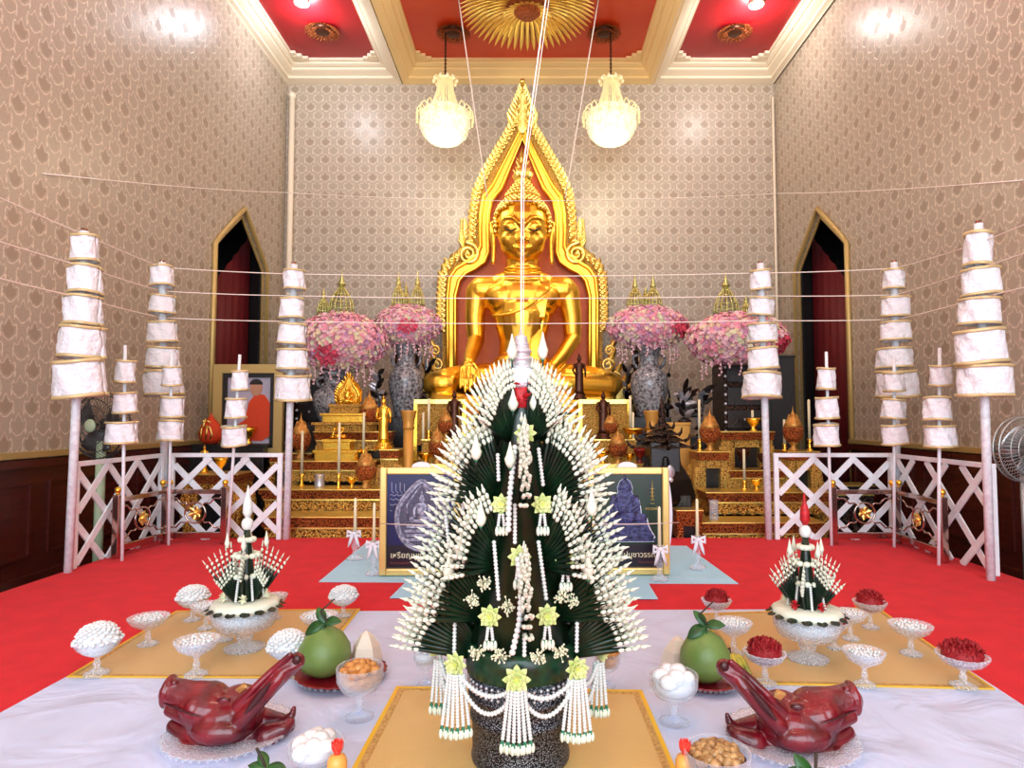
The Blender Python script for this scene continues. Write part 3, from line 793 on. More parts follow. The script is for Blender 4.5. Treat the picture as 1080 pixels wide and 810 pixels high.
# head
YH = 8.92
E(0, 240, YH, 28, 29, 33); E(0, 256, YH - .08, 24, 23, 22); E(0, 268, YH - .22, 9, 8, 8)
E(-14, 253, YH - .2, 10, 10, 9); E(14, 253, YH - .2, 10, 10, 9)
fy = YH - S(28, YH)
for s in (-1, 1):
    T_([(s * 3.5, 235, fy - .02, 2.0), (s * 10, 229.5, fy + .01, 2.0), (s * 17, 229.5, fy + .07, 1.8), (s * 23, 233.5, fy + .17, 1.3)])    # brow ridge
    E(s * 12.5, 238.5, fy + .055, 8.5, 5.5, 4.6)                                               # lowered lid
    T_([(s * 5, 240.5, fy + .02, 1.0), (s * 12.5, 242.5, fy - .005, 1.2), (s * 20.5, 240, fy + .1, 1.0)])
    E(s * 3.6, 253.2, fy - .02, 3.0, 3.4, 2.3)                                                # nostril wing
    T_([(s * 28, 232, YH + .02, 2.4), (s * 31, 242, YH, 2.6), (s * 30, 258, YH - .02, 2.2), (s * 30.5, 272, YH - .03, 2.6), (s * 31, 277, YH - .03, 2.2)])   # long ear
    T_([(s * 28, 233, YH - .06, 1.4), (s * 33.5, 236, YH - .03, 1.8), (s * 34, 250, YH, 1.4), (s * 31, 262, YH, 1.2)])
T_([(0, 234, fy - .01, 2.2), (0, 244, fy - .06, 2.6), (0, 251.5, fy - .10, 3.9)])
T_([(-10, 259.8, fy + .03, .9), (-4, 261.2, fy - .035, 1.9), (0, 260.8, fy - .05, 1.6), (4, 261.2, fy - .035, 1.9), (10, 259.8, fy + .03, .9)])
T_([(-8, 262.5, fy + .03, 1.0), (0, 265.2, fy - .035, 2.2), (8, 262.5, fy + .03, 1.0)])
t = thing('seated_buddha_statue', 'large golden seated figure with one hand over the knee, before the red throne panel', 'statue', (org.x, org.y, org.z))
m.build('body', 'gold_polish', t, True, mods=[('REMESH', dict(mode='VOXEL', voxel_size=.0125, use_smooth_shade=True)), ('SMOOTH', dict(factor=.5, iterations=5))])
m = MB()
for s in (-1, 1): m.tube([wp(s * 5.5, 240.8, fy - .002), wp(s * 12.5, 243.4, fy - .035), wp(s * 20, 240.6, fy + .06)], [.006, .014, .006], 8)
m.build('eye_slit', 'black', t, True)
m = MB(); c = wp(0, 238, YH)
rx, ry, rz = S(30, YH), S(31, YH), S(33, YH)
for j in range(13):
    th = (8 + j * 8.0) * PI / 180; n_ = max(6, int(2 * PI * math.sin(th) / .165))
    for i in range(n_):
        a = 2 * PI * (i + .5 * (j % 2)) / n_
        x, y, z = math.sin(th) * math.cos(a), math.sin(th) * math.sin(a), math.cos(th)
        if y < 0 and z < .62 - .42 * abs(x) ** 1.6 - (.55 if abs(x) > .93 else 0): continue
        m.ball((c.x + x * rx, c.y + y * ry, c.z + z * rz), .034, 7, 5)
m.ball(c + Vector((0, 0, .01)), (rx * .97, ry * .97, rz * .97), 8, 8) if False else None
cp = wp(0, 207, YH)
for j in range(6):
    rr = S(17 - j * 2.6, YH); n_ = max(5, int(2 * PI * rr / .06))
    for i in range(n_):
        a = 2 * PI * (i + .5 * (j % 2)) / n_; m.ball((cp.x + rr * math.cos(a), cp.y + rr * math.sin(a), cp.z + j * .05), .03, 7, 5)
m.lathe([(S(17, YH), 0), (S(13, YH), .1), (S(8, YH), .2), (S(2, YH), .28)], cp - Vector((0, 0, .02)), 20)
m.build('hair_curls', 'gold_leaf', t, True)
m = MB(); b = wp(0, 192, YH); hh = wp(0, 157, YH).z - b.z
m.lathe([(.03, 0), (.10, .02), (.13, .1), (.09, .2), (.06, .28), (.03, .4), (.004, hh)], b, 16, fl=lambda a, z: 1 + .25 * math.cos(a * 4 + z * 16))
for i in range(20):
    a = i * 2.4; z = .02 + i * .014; rr = .10 * (1 - i / 26)
    m.leaf(b + Vector((rr * math.cos(a), rr * math.sin(a), z)), (math.cos(a) * .45, math.sin(a) * .45, 1), .11, .035, (math.cos(a), math.sin(a), -.2), .1, 5, .008)
m.build('flame_finial', 'gold_leaf', t, True)
m = MB()     # narrow shoulder sash falling down the chest, and robe edge
def sash(u, v):
    y = 296 + v * 92; d = 8.92 - S(25 if y < 335 else 21, 8.9) - .045 - .05 * math.exp(-((y - 316) / 14) ** 2)
    if y > 345: d = 8.62 - (y - 345) * .004
    return wp(8 + u * 12 + (1 - v) * 10 - 5 * v, y, d + .06 * (1 - v) ** 2 * 3)
m.grid(sash, 4, 24); m.build('shoulder_sash', 'gold_polish', t, True, mods=[('SOLIDIFY', dict(thickness=.03, offset=1)), ('BEVEL', dict(width=.006, segments=2))])
m = MB()
def edge(i, n=22):
    k = i / n; x = 30 - 62 * k; y = 303 + 30 * k + 8 * math.sin(PI * k)
    return wp(x, y, 8.92 - S(25, 8.9) * math.sqrt(max(.05, 1 - (x / 44) ** 2)) - .10)
m.tube([edge(i) for i in range(23)], .016, 8); m.build('robe_hem', 'gold_polish', t, True)

# ------------------------------------------------------------------ pointed throne behind it
YT = 9.5
inner = [(0, 145), (23, 199), (27, 204), (33, 212), (36, 225), (36.5, 245), (36, 266), (40, 276), (50, 283), (60, 288), (67, 296), (71, 312), (71, 350), (71, 430)]
mid = [(0, 132), (32, 196), (41, 208), (44, 225), (44.5, 245), (44, 260), (48, 269), (60, 277), (70, 283), (77, 293), (79, 312), (79, 350), (79, 430)]
outer = [(0, 118), (38, 183), (47, 203), (51, 225), (52, 245), (52, 252), (56, 260), (66, 270), (77, 277), (83, 290), (84.5, 312), (84.5, 350), (84.5, 430)]
def full(L_): return [(-a, b) for a, b in reversed(L_)] + [(a, b) for a, b in L_ if a > 0]
def wz(L_, Y): return [(P(X0 + a, b, Y).x, P(X0 + a, b, Y).z) for a, b in L_]
pb = P(X0, 440, YT)
t = thing('throne_backdrop', 'tall pointed gilded arch with orange-red panel behind the golden figure', 'throne', (pb.x, YT, pb.z))
m = MB(); m.prism(wz(full(outer), YT), YT + .10, YT + .18); m.build('backing_board', 'gold_leaf', t, True)
m = MB(); m.prism(wz(full(inner), YT), YT + .04, YT + .099); m.build('red_panel', 'back_red', t, True)
m = MB()
def band(A, B, Y0, Y1):
    a = full(A); b = full(B); n_ = min(len(a), len(b))
    def rs(L_, k):
        pts = [Vector((x, y)) for x, y in L_]; d = [0]
        for i in range(1, len(pts)): d.append(d[-1] + (pts[i] - pts[i - 1]).length)
        out = []
        for i in range(k + 1):
            s_ = d[-1] * i / k; j = max(q for q in range(len(d) - 1) if d[q] <= s_ + 1e-9)
            f = (s_ - d[j]) / max(1e-9, d[j + 1] - d[j]); out.append(pts[j].lerp(pts[j + 1], f))
        return out
    k = 120; a = rs(a, k); b = rs(b, k); vs = []
    for p, q in zip(a, b):
        vs += [P(X0 + p.x, p.y, Y0), P(X0 + q.x, q.y, Y0), P(X0 + q.x, q.y, Y1), P(X0 + p.x, p.y, Y1)]
    fs = []
    for i in range(k):
        for j in range(4): fs.append((i * 4 + j, i * 4 + (j + 1) % 4, i * 4 + 4 + (j + 1) % 4, i * 4 + 4 + j))
    m.add(vs, fs, False)
band(inner, mid, YT - .08, YT + .10)
m.tube([P(X0 + a, b, YT - .10) for a, b in full(inner)], .035, 8); m.tube([P(X0 + a, b, YT - .09) for a, b in full([(a * .5 + c * .5, b * .5 + d * .5) for (a, b), (c, d) in zip(inner, [mid[min(i, len(mid) - 1)] for i in range(len(inner))])])], .03, 8) if False else None
m.tube([P(X0 + a, b, YT - .09) for a, b in full(mid)], .03, 8)
m.build('inner_moulding', 'gold_polish', t, True)
m = MB(); band(mid, outer, YT - .04, YT + .10)
m.build('outer_band', 'gold_carved_fine', t, True)
# flames along the border
m = MB()
for s in (-1, 1):
    L_ = outer
    for i in range(len(L_) - 1):
        a, b = Vector(L_[i]), Vector(L_[i + 1]); n_ = max(1, int((b - a).length / 5.2))
        for k in range(n_):
            if b.y > 405: continue
            q = a.lerp(b, (k + .5) / n_); d = (b - a).normalized(); nrm = Vector((d.y * -1, d.x)) * -1
            if nrm.x < 0: nrm = -nrm
            dirv = Vector((s * nrm.x, 0, 0 - nrm.y)) if True else None
            up = Vector((-s * d.x, 0, d.y)).normalized()
            dv = (Vector((s * abs(nrm.x), 0, -nrm.y)) * .8 + up * .75).normalized()
            p = P(X0 + s * q.x, q.y, YT - .05)
            m.leaf(p - dv * .05, dv, .17, .10, (0, -1, 0), .35, 6, .04, .1)
            m.tube([p + Vector((math.cos(z) * .035 * (1 - z / 9), -.03, math.sin(z) * .035 * (1 - z / 9))) for z in [w_ * .7 for w_ in range(9)]], .014, 5)
m.build('flame_border', 'gold_leaf', t, True)
for s in (-1, 1):       # volutes and side flame tips
    m = MB()
    c = P(X0 + s * 57, 268, YT - .08)
    m.tube([c + Vector((s * math.cos(z + 1.2) * .165 * (1 - z / 15), 0, math.sin(z + 1.2) * .165 * (1 - z / 15))) for z in [w_ * .5 for w_ in range(27)]], [.045 - w_ * .0012 for w_ in range(27)], 8)
    m.ball(c, .04, 8, 6); m.build('scroll', 'gold_leaf', t, True)
    m = MB()
    for k in range(7):
        p = P(X0 + s * (61 + k * .2), 262 - k * 4, YT - .05)
        for q in (-1, 1): m.leaf(p, (q * (.7 - k * .07), -.1, 1), .16 - k * .008, .07, (0, -1, 0), .2, 5, .03, .1)
    m.leaf(P(X0 + s * 61, 250, YT - .07), (0, 0, 1), .28, .09, (0, -1, 0), .05, 6, .04)
    m.build('side_finial', 'gold_leaf', t, True)
    m = MB()       # curls at the foot of the arch
    for k, (dx, y, r_) in enumerate(((90, 385, .10), (88, 402, .12), (97, 398, .09), (104, 408, .10), (92, 370, .08), (112, 412, .08))):
        c = P(X0 + s * dx, y, YT - .2)
        m.tube([c + Vector((s * math.cos(z) * r_ * (1 - z / 11), 0, math.sin(z) * r_ * (1 - z / 11))) for z in [w_ * .5 for w_ in range(20)]], .022, 6)
        m.leaf(c, (s * .5, 0, 1), .26, .09, (0, -1, 0), .3, 5, .03)
    m.box(P(X0 + s * 97, 425, YT - .2), (.55, .1, .35)); m.build('foot_scroll', 'gold_leaf', t, True)
m = MB()        # crowning flame
for k in range(9):
    y = 134 - k * 4.6
    for q in (-1, 1): m.leaf(P(X0 + q * (8 - k * .85), y, YT - .05), (q * (.55 - .04 * k), -.15, 1), .24 - k * .014, .10 - k * .005, (0, -1, 0), .15, 6, .04, .1)
m.lathe([(.17, 0), (.13, .15), (.10, .3), (.07, .45), (.03, .6), (.0, .68)], P(X0, 132, YT), 12, sy=.6)
m.ball(P(X0, 86, YT), .045, 10, 8)
for k in range(4): m.leaf(P(X0, 140 - k * 9, YT - .12), (0, -.25, 1), .2, .16 - k * .02, (0, -1, 0), .2, 6, .03)
m.build('top_finial', 'gold_leaf', t, True)

# ------------------------------------------------------------------ its stepped pedestal
b = P(X0, 440, 8.3)
t = thing('throne_pedestal', 'stepped gilded pedestal carrying the large golden figure', 'pedestal', (b.x, 8.55, ZFL))
def lz(y, Y=8.0): return P(0, y, Y).z - ZFL
H0 = lz(436, 7.9)
def tier(w, d, z0, z1, nm, mt, pet=None):
    m = MB(); m.box((0, 0, (z0 + z1) / 2), (w, d, z1 - z0)); 
    if pet:
        n_ = int(w / .13)
        for i in range(n_):
            x = -w / 2 + (i + .5) * w / n_
            m.leaf((x, -d / 2 - .01, z0 if pet > 0 else z1), (0, -.25, 1 if pet > 0 else -1), (z1 - z0) * 1.05, w / n_ * 1.0, (0, -1, 0), .25, 6, .02, .12)
    return m.build(nm, mt, t, mods=BEV(.01))
tier(2.46, 1.6, 0, .35, 'plinth', 'red_lacquer'); tier(2.5, 1.65, .35, .45, 'moulding', 'gold_carved'); tier(2.35, 1.45, .45, .8, 'frieze', 'gold_carved')
tier(2.5, 1.6, .8, .93, 'moulding', 'gold_leaf', -1); tier(2.3, 1.4, .93, H0 - .22, 'frieze', 'gold_carved_fine'); tier(2.5, 1.5, H0 - .22, H0 - .02, 'lotus_petals', 'gold_leaf', 1)
m = MB(); m.box((0, .05, H0 - .12), (2.2, 1.3, .2)); m.build('seat_slab', 'gold_leaf', t)
m = MB(); b = P(X0, 440, YT); m.box((b.x, YT + .12, (ZFL + P(X0, 431, YT).z) / 2), (2.5, .3, P(X0, 431, YT).z - ZFL)); o = m.build('throne_plinth', 'gold_carved'); 
for v in o.data.vertices: v.co -= Vector((b.x, YT + .12, ZFL))
o.location = (b.x, YT + .12, ZFL); tag(o, 'carved gilt block under the pointed throne arch, behind the golden figure', 'plinth')
# ------------------------------------------------------------------ flower domes on big porcelain vases
def flower_dome(px, py, wpx, hpx, Y, seed, label, hot, vase=None):
    rr = random.Random(seed); c = P(px, py, Y); rx, rz = S(wpx, Y) / 2, S(hpx, Y) / 2
    t = thing('flower_dome', label, 'flower arrangement', (c.x, c.y, c.z - rz * .9), 0, 'pink flower domes beside the throne')
    o = Vector((0, 0, rz * .9))
    m = MB()
    names = ['petal_pink', 'petal_rose', 'petal_cream', 'petal_pale', 'petal_lilac', 'jasmine']
    n_ = 1150
    for i in range(n_):
        zz = 1 - 1.85 * (i + .5) / n_; a = i * 2.39996
        q = math.sqrt(max(0, 1 - zz * zz)); d = Vector((q * math.cos(a), q * math.sin(a), zz))
        if d.y > .55: continue
        prof = 1 if d.z > 0 else 1 - .18 * (-d.z)
        p = o + Vector((d.x * rx * prof, d.y * rx * .8 * prof, d.z * rz * (.98 if d.z > 0 else .95)))
        nv = noise.noise(Vector((d.x * 2.2 + seed, d.y * 2.2, d.z * 2.2)))
        m.mi = rr.choice([0, 2, 3, 5] if nv < -.1 else [0, 0, 3, 4] if nv < .2 else [2, 0, 3])
        if (Vector((d.x, 0, d.z)) - Vector((hot[0], 0, hot[1]))).length < .3 and d.y < 0: m.mi = 1
        r = rr.uniform(.024, .040) * (rx / .55)
        nrm = (Vector((d.x, d.y, d.z * 1.3)).normalized() + Vector((rr.uniform(-.7, .7), rr.uniform(-.7, .2), rr.uniform(-.4, .7)))).normalized(); u = nrm.orthogonal().normalized(); v = nrm.cross(u)
        ph = rr.uniform(0, 6); p = p + nrm * rr.uniform(-.02, .03)
        for k in range(5):
            aa = ph + 2 * PI * k / 5; e = u * math.cos(aa) + v * math.sin(aa); f = u * math.cos(aa + .6) + v * math.sin(aa + .6); g = u * math.cos(aa - .6) + v * math.sin(aa - .6)
            m.add([p - nrm * .01, p + g * r * .7 + nrm * r * .25, p + e * r + nrm * r * .15, p + f * r * .7 + nrm * r * .25], [(0, 1, 2, 3)])
            m.add([p + nrm * r * .1, p + (g * .5 + nrm * .5) * r * .6, p + (e * .5 + nrm * .6) * r * .7, p + (f * .5 + nrm * .5) * r * .6], [(0, 1, 2, 3)])
    struct(m.build('flowers', names, t), 'stuff')
    m = MB(); m.ball(o, (rx * .88, rx * .7, rz * .88), 20, 12); m.build('foam_core', 'petal_pale', t)
    m = MB()
    for i in range(12):
        a = PI + PI * (i + .5) / 12; p = o + Vector((rx * .75 * math.cos(a), rx * .5 * math.sin(a), -rz * .75)); L_ = rr.uniform(.05, .24)
        m.tube([p, p + Vector((.01, -.01, -L_ / 2)), p + Vector((0, 0, -L_))], .004, 5); [m.ball(p + Vector((rr.uniform(-.02, .02), 0, -L_ * q_)), .014, 5, 4) for q_ in (.3, .55, .8, 1)]
    m.build('hanging_sprays', 'petal_pale', t)
    return t
def vase(px, y0, y1, wpx, Y, label):
    a, b = P(px, y1, Y), P(px, y0, Y); h = b.z - a.z; r = S(wpx, Y) / 2
    t = thing('porcelain_vase', label, 'vase', a, 0, 'large mottled grey porcelain vases')
    m = MB(); m.lathe([(r * .62, 0), (r * .66, h * .03), (r * .7, h * .1), (r * .95, h * .35), (r * 1.0, h * .5), (r * .9, h * .62), (r * .55, h * .7), (r * .48, h * .8), (r * .52, h * .92), (r * .72, h)], n=28)
    m.build('vase_body', 'porcelain', t)
    for s in (-1, 1):
        m = MB(); m.tube([(s * r * .5, 0, h * .9), (s * r * .85, 0, h * .86), (s * r * .8, 0, h * .76), (s * r * .6, 0, h * .7)], .02, 8); m.build('handle', 'porcelain', t)
    m = MB(); m.box((0, 0, (ZFL - a.z) / 2 - .0), (r * 1.9, r * 1.9, a.z - ZFL), 0); m.build('stand', 'black_wood', t, mods=BEV(.01))
    return t
YV = 8.15
flower_dome(360, 363, 94, 66, 7.7, 1, 'pink flower dome furthest left, behind the five-tiered cloth pole', (-.15, -.45))
flower_dome(430, 345, 70, 46, YV, 2, 'pink flower dome immediately left of the golden throne', (.15, -.1))
flower_dome(683, 347, 84, 48, YV, 3, 'pink flower dome immediately right of the golden throne', (.75, -.1))
flower_dome(777, 360, 104, 58, 7.6, 4, 'pink flower dome furthest right, partly behind the cloth pole', (.9, -.2))
vase(428, 364, 440, 37, YV, 'mottled grey porcelain vase under the pink flowers left of the throne')
vase(685, 366, 440, 40, YV, 'mottled grey porcelain vase under the pink flowers right of the throne')
vase(352, 392, 448, 44, 7.72, 'dark porcelain vase behind the small golden shrine, left altar')
vase(722, 442, 462, 10, 7.7, 'small slim porcelain vase between the altar and the big right vase') if False else None

# gilded wire cages topped with spires, behind the flowers
def cage(px, y0, ym, yt, w, Y, label):
    a = P(px, y0, Y); h = P(px, ym, Y).z - a.z; H = P(px, yt, Y).z - a.z; r = S(w, Y) / 2
    t = thing('gilded_wire_cage', label, 'ornament', a, 0, 'gilded wire cages with spires behind the flower domes')
    m = MB(); prof = [(r * .92, 0), (r, h * .18), (r * .93, h * .4), (r * .62, h * .7), (r * .25, h * .92), (.02, h)]
    for i in range(14):
        q = 2 * PI * i / 14; m.tube([(x * math.cos(q), x * math.sin(q), z) for x, z in prof], .009, 4)
    for x, z in prof[:4]: m.tube([(x * math.cos(q), x * math.sin(q), z) for q in [2 * PI * i / 20 for i in range(20)]], .008, 4, True)
    m.build('wire_dome', 'cage_wire', t)
    m = MB(); k = H - h; m.lathe([(.02, -.02), (.04, k * .03), (r * .35, k * .08), (r * .38, k * .15), (.03, k * .2), (r * .25, k * .26), (.02, k * .34), (.03, k * .4), (.01, k * .6), (.003, k)], (0, 0, h), 12)
    m.build('spire', 'cage_wire', t)
    m = MB(); m.box((0, 0, (ZFL - a.z) / 2), (.06, .06, a.z - ZFL)); m.lathe([(.0, -.02), (r * .95, -.02), (r * .95, 0), (0, 0)], n=16); m.build('stand', 'dark_carved', t)
YC = 8.75
cage(341, 332, 314, 303, 13, YC, 'small gilded wire cage with spire behind the leftmost flower dome')
cage(360, 332, 302, 284, 26, YC, 'broad gilded wire cage with spire behind the leftmost flower dome')
cage(420, 325, 300, 286, 14, YC, 'gilded wire cage, left of the three behind the inner left flowers')
cage(428, 325, 307, 298, 10, YC + .25, 'lowest gilded wire cage, middle of the three behind the inner left flowers')
cage(440, 325, 300, 286, 15, YC, 'gilded wire cage, right of the three behind the inner left flowers')
cage(670, 326, 303, 288, 17, YC, 'gilded wire cage, left of the three behind the inner right flowers')
cage(681, 326, 310, 302, 11, YC + .25, 'lowest gilded wire cage, middle of the three behind the inner right flowers')
cage(689, 326, 303, 288, 18, YC, 'gilded wire cage, right of the three behind the inner right flowers')
cage(766, 334, 303, 286, 26, YC, 'broad gilded wire cage with spire behind the rightmost flower dome')
cage(787, 334, 319, 310, 12, YC, 'small gilded wire cage with spire behind the rightmost flower dome')

# ------------------------------------------------------------------ gilded altar tables
TOPS = []
def snap(t, lim=.4):
    p = t.location; best = None
    for x0, x1, y0, y1, z in TOPS:
        if x0 - .03 <= p.x <= x1 + .03 and y0 - .02 <= p.y <= y1 + .02 and abs(z - p.z) < lim and (best is None or abs(z - p.z) < abs(best - p.z)): best = z
    if best is None: print('NOSNAP', t.name, t['label'], [round(v, 2) for v in p])
    else: t.location.z = best + .0005
    return t
def table(x0, x1, yt, yb, Y, d, label, mt='gold_carved', floor=True, name='altar_table', legs=True, niche=None, top='bronze_carved'):
    a, b = P(x0, yb, Y), P(x1, yb, Y); zt = P((x0 + x1) / 2, yt, Y).z
    w = b.x - a.x; zb = 0 if (floor is True) else a.z
    if floor is True and Y > 5.7: zb = max(ZFL, a.z - .0) if not legs else ZFL
    t = thing(name, label, 'altar table', ((a.x + b.x) / 2, Y + d / 2, zb))
    h = zt - zb; th = min(.05, h * .18); TOPS.append((a.x, b.x, Y, Y + d, zt))
    m = MB(); m.box((0, 0, h - th / 2), (w, d, th)); m.box((0, 0, h - th * 1.45), (w * .97, d * .96, th * .9)); m.mi = 1; m.box((0, -.004, h - th * .12), (w + .01, d + .012, th * .25)); m.build('table_top', [top, 'gold_leaf'], t, mods=BEV(.004))
    hv = zt - a.z; ap = h - th * 1.9; ah = min(.115, ap * .5) if legs else ap
    m = MB()
    if niche:
        m.box((-w * .35, 0, ap / 2), (w * .24, d * .9, ap)); m.box((w * .35, 0, ap / 2), (w * .24, d * .9, ap)); m.box((0, 0, ap - hv * .11), (w * .5, d * .9, hv * .22)); m.mi = 1; m.box((0, d * .1, (ap - hv * .22) / 2), (w * .47, d * .6, ap - hv * .22 - .004)); m.mi = 0  # black block painted in as the darkness inside the niche
    else: m.box((0, 0, ap - ah / 2), (w * .93, d * .9, ah))
    if not niche:
        m.mi = 2; m.box((0, -d * .45 - .004, ap - ah + .006), (w * .94, .02, .014)); m.box((0, -d * .45 - .004, ap - .008), (w * .94, .02, .014)); m.mi = 0
        if legs: m.mi = 1; m.box((0, d * .2, (ap - ah) / 2), (w * .8, d * .3, ap - ah)); m.mi = 0  # black box between the legs stands in for shade under the table
    n_ = max(3, int(w / .09)) if not niche else 0
    for i in range(n_):
        x = -w * .465 + (i + .5) * w * .93 / n_
        m.leaf((x, -d * .45 - .012, ap - ah * .5), (0, -.2, -1), ah * .62, w * .93 / n_, (0, -1, 0), .2, 5, .012, .1)
    m.build('carved_apron', [mt, 'black', 'gold_leaf'], t)
    if legs and ap - ah > .02:
        for sx in (-1, 1):
            for sy in (-1, 1):
                m = MB(); x, y = sx * w * .43, sy * d * .4
                m.tube([(x, y, ap - ah * .6), (x + sx * .02, y, (ap - ah) * .8), (x, y, (ap - ah) * .4), (x + sx * .03, y, .02), (x + sx * .045, y, .0)], [.045, .055, .03, .03, .04], 8); m.build('leg', mt, t)
    return t
# left side, from the carpet upwards
table(272, 470, 545, 568, 5.78, .36, 'long low carved gilt table at the carpet edge, left of the posters')
table(272, 452, 516, 537, 6.28, .36, 'second carved gilt step behind the low table, left altar')
table(303, 396, 486, 512, 6.75, .4, 'third carved gilt table holding the small vases, left altar', 'gold_carved_fine')
table(330, 412, 455, 486, 7.2, .26, 'upper carved gilt table under the small golden shrine, left altar', 'gold_carved_fine')
table(282, 328, 478, 520, 7.22, .35, 'tall narrow carved gilt table left of the small golden shrine')
table(400, 420, 474, 505, 6.75, .3, 'narrow carved gilt table under the standing golden figure', 'gold_carved_fine')
table(190, 250, 500, 548, 6.3, .4, 'carved gilt table seen through the left lattice fence', 'gold_carved', niche=True)
# right side
table(742, 812, 566, 546 + 22, 5.9, .2, 'x') if False else None
table(733, 872, 551, 569, 5.78, .36, 'long low carved gilt table at the carpet edge, right of the posters')
table(745, 880, 519, 540, 6.28, .36, 'second carved gilt step behind the low table, right altar')
table(736, 770, 476, 514, 6.75, .36, 'carved gilt stand with a dark arched niche, right altar', 'gold_carved_fine', niche=True)
table(770, 830, 496, 519, 6.72, .4, 'low carved gilt chest between the taller stands, right altar', 'gold_carved_fine', legs=False)
table(760, 818, 455, 492, 7.22, .4, 'carved gilt stand with dark opening below the black carved cabinet', 'gold_carved_fine', niche=True)
table(832, 866, 476, 525, 6.75, .36, 'carved gilt stand with niche behind the right lattice fence', 'gold_carved_fine', niche=True)
table(714, 742, 538, 568, 5.75, .2, 'small carved stand with dark opening right of the green poster', 'bronze_carved', niche=True, legs=False)
table(878, 925, 512, 560, 6.9, .35, 'dark carved chest deep behind the right lattice fence', 'dark_carved', legs=False, top='black_wood')
# centre
table(440, 520, 489, 512, 7.08, .32, 'gilded table behind the blue poster, left of the flower tower', 'gold_carved_fine', top='gold_leaf')
table(600, 680, 489, 512, 7.08, .32, 'gilded table behind the green poster, right of the flower tower', 'gold_carved_fine', top='gold_leaf')
def rack(px, label):
    a = P(px - 25, 475, 7.65); b = P(px + 25, 475, 7.65); z1 = P(px, 424, 7.65).z
    TOPS.append((a.x, b.x, 7.4, 7.9, z1 + .025)); t = thing('gilt_rack', label, 'rack', ((a.x + b.x) / 2, 7.56, ZFL)); w = b.x - a.x; h = z1 - ZFL
    m = MB(); m.box((0, 0, h - .25), (w, .2, .5)); m.box((0, 0, (h - .5) / 2), (w * .7, .15, h - .5)); m.build('carved_panel', 'gold_carved_fine', t)
    m = MB(); m.box((0, 0, h + .0), (w * 1.06, .24, .05)); m.build('top_board', 'gold_leaf', t)
    for s in (-1, 1): m = MB(); m.box((s * w * .5, -.09, h / 2), (.04, .04, h)); m.build('upright', 'gold_bright', t)
rack(466, 'gilded rack in front of the left knee of the golden figure'); rack(636, 'gilded rack in front of the right knee of the golden figure')

# ------------------------------------------------------------------ small objects on the altar
def zat(px, py, Y): return P(px, py, Y)
def block(px0, px1, y0, y1, Y, d, name, mt, label, cat, floor=False, trims=True):
    a, b = P(px0, y1, Y), P(px1, y0, Y); zb = ZFL if floor else a.z; w, h = b.x - a.x, b.z - zb
    TOPS.append((a.x, b.x, Y, Y + d, b.z + .015)); t = thing(name, label, cat, ((a.x + b.x) / 2, Y + d / 2, zb))
    m = MB(); m.box((0, 0, h / 2), (w, d, h)); m.build('body', mt, t, mods=BEV(.008))
    if trims: m = MB(); m.box((0, 0, h), (w * 1.05, d * 1.05, .03)); m.build('top_board', mt, t, mods=BEV(.005))
    return t, w, h, d
def gplinth(x0, x1, label):
    t, w, h, d = block(x0, x1, 465, 489, 7.21, .18, 'gilt_plinth', 'gold_carved_fine', label, 'plinth')
    m = MB(); m.box((0, -.002, h + .012), (w * 1.06, d * 1.07, .012)); m.build('gold_edge', 'gold_leaf', t)
def bud_vase(px, y0, y1, w, Y, label):       # lotus-bud shaped offering on a foot
    a = zat(px, y1, Y); h = zat(px, y0, Y).z - a.z; r = S(w, Y) / 2
    t = thing('bud_shaped_offering', label, 'offering', a, 0, 'bud-shaped gilt offerings')
    m = MB(); m.lathe([(r * .5, 0), (r * .55, h * .02), (r * .25, h * .08), (r * .3, h * .14), (r * .62, h * .2)], n=20); m.build('foot', 'gold_dull', t)
    m = MB(); m.lathe([(r * .6, h * .19), (r * .9, h * .30), (r, h * .42), (r * .93, h * .52)], n=24); m.build('bud_base', 'bronze_carved', t)
    m = MB(); m.lathe([(r * .93, h * .50), (r * .8, h * .60), (r * .55, h * .70), (r * .25, h * .79), (r * .08, h * .86), (r * .04, h * .92), (0, h)], n=24)
    for i in range(8):
        q = 2 * PI * i / 8; m.tube([(r * 1.0 * math.cos(q + k * .4), r * 1.0 * math.sin(q + k * .4), h * .45 + 0) if k == 0 else (r * (.96 - .2 * k) * math.cos(q + k * .35), r * (.96 - .2 * k) * math.sin(q + k * .35), h * (.47 + .11 * k)) for k in range(4)], .006, 4)
    m.build('bud_top', 'gold_dull', t); return snap(t)
gplinth(445, 486, 'small gilt plinth on the left gilded table behind the blue poster'); gplinth(628, 671, 'small gilt plinth on the right gilded table behind the green poster')
for a in ((317, 424, 473, 21, 7.1, 'bud-shaped gilt offering at the left end of the left altar'), (389, 417, 461, 22, 7.35, 'bud-shaped gilt offering right of the small golden shrine'), (385.5, 470, 515, 22, 6.4, 'bud-shaped gilt offering in front, beside the left poster'),
          (461, 447, 489, 18, 7.12, 'bud-shaped gilt offering nearest the flower tower top, left side, front'), (470.5, 428, 464, 18, 7.31, 'bud-shaped gilt offering behind the front one, left of the flower tower'),
          (652, 452, 491, 20, 7.12, 'bud-shaped gilt offering in front, right of the flower tower'), (643.5, 432, 464, 18, 7.31, 'bud-shaped gilt offering behind the front one, right of the flower tower'),
          (749, 430, 476, 22, 6.85, 'bud-shaped gilt offering on the niche stand, right altar'), (837, 430, 478, 21, 6.85, 'bud-shaped gilt offering in front of the right doorway')): bud_vase(*a)
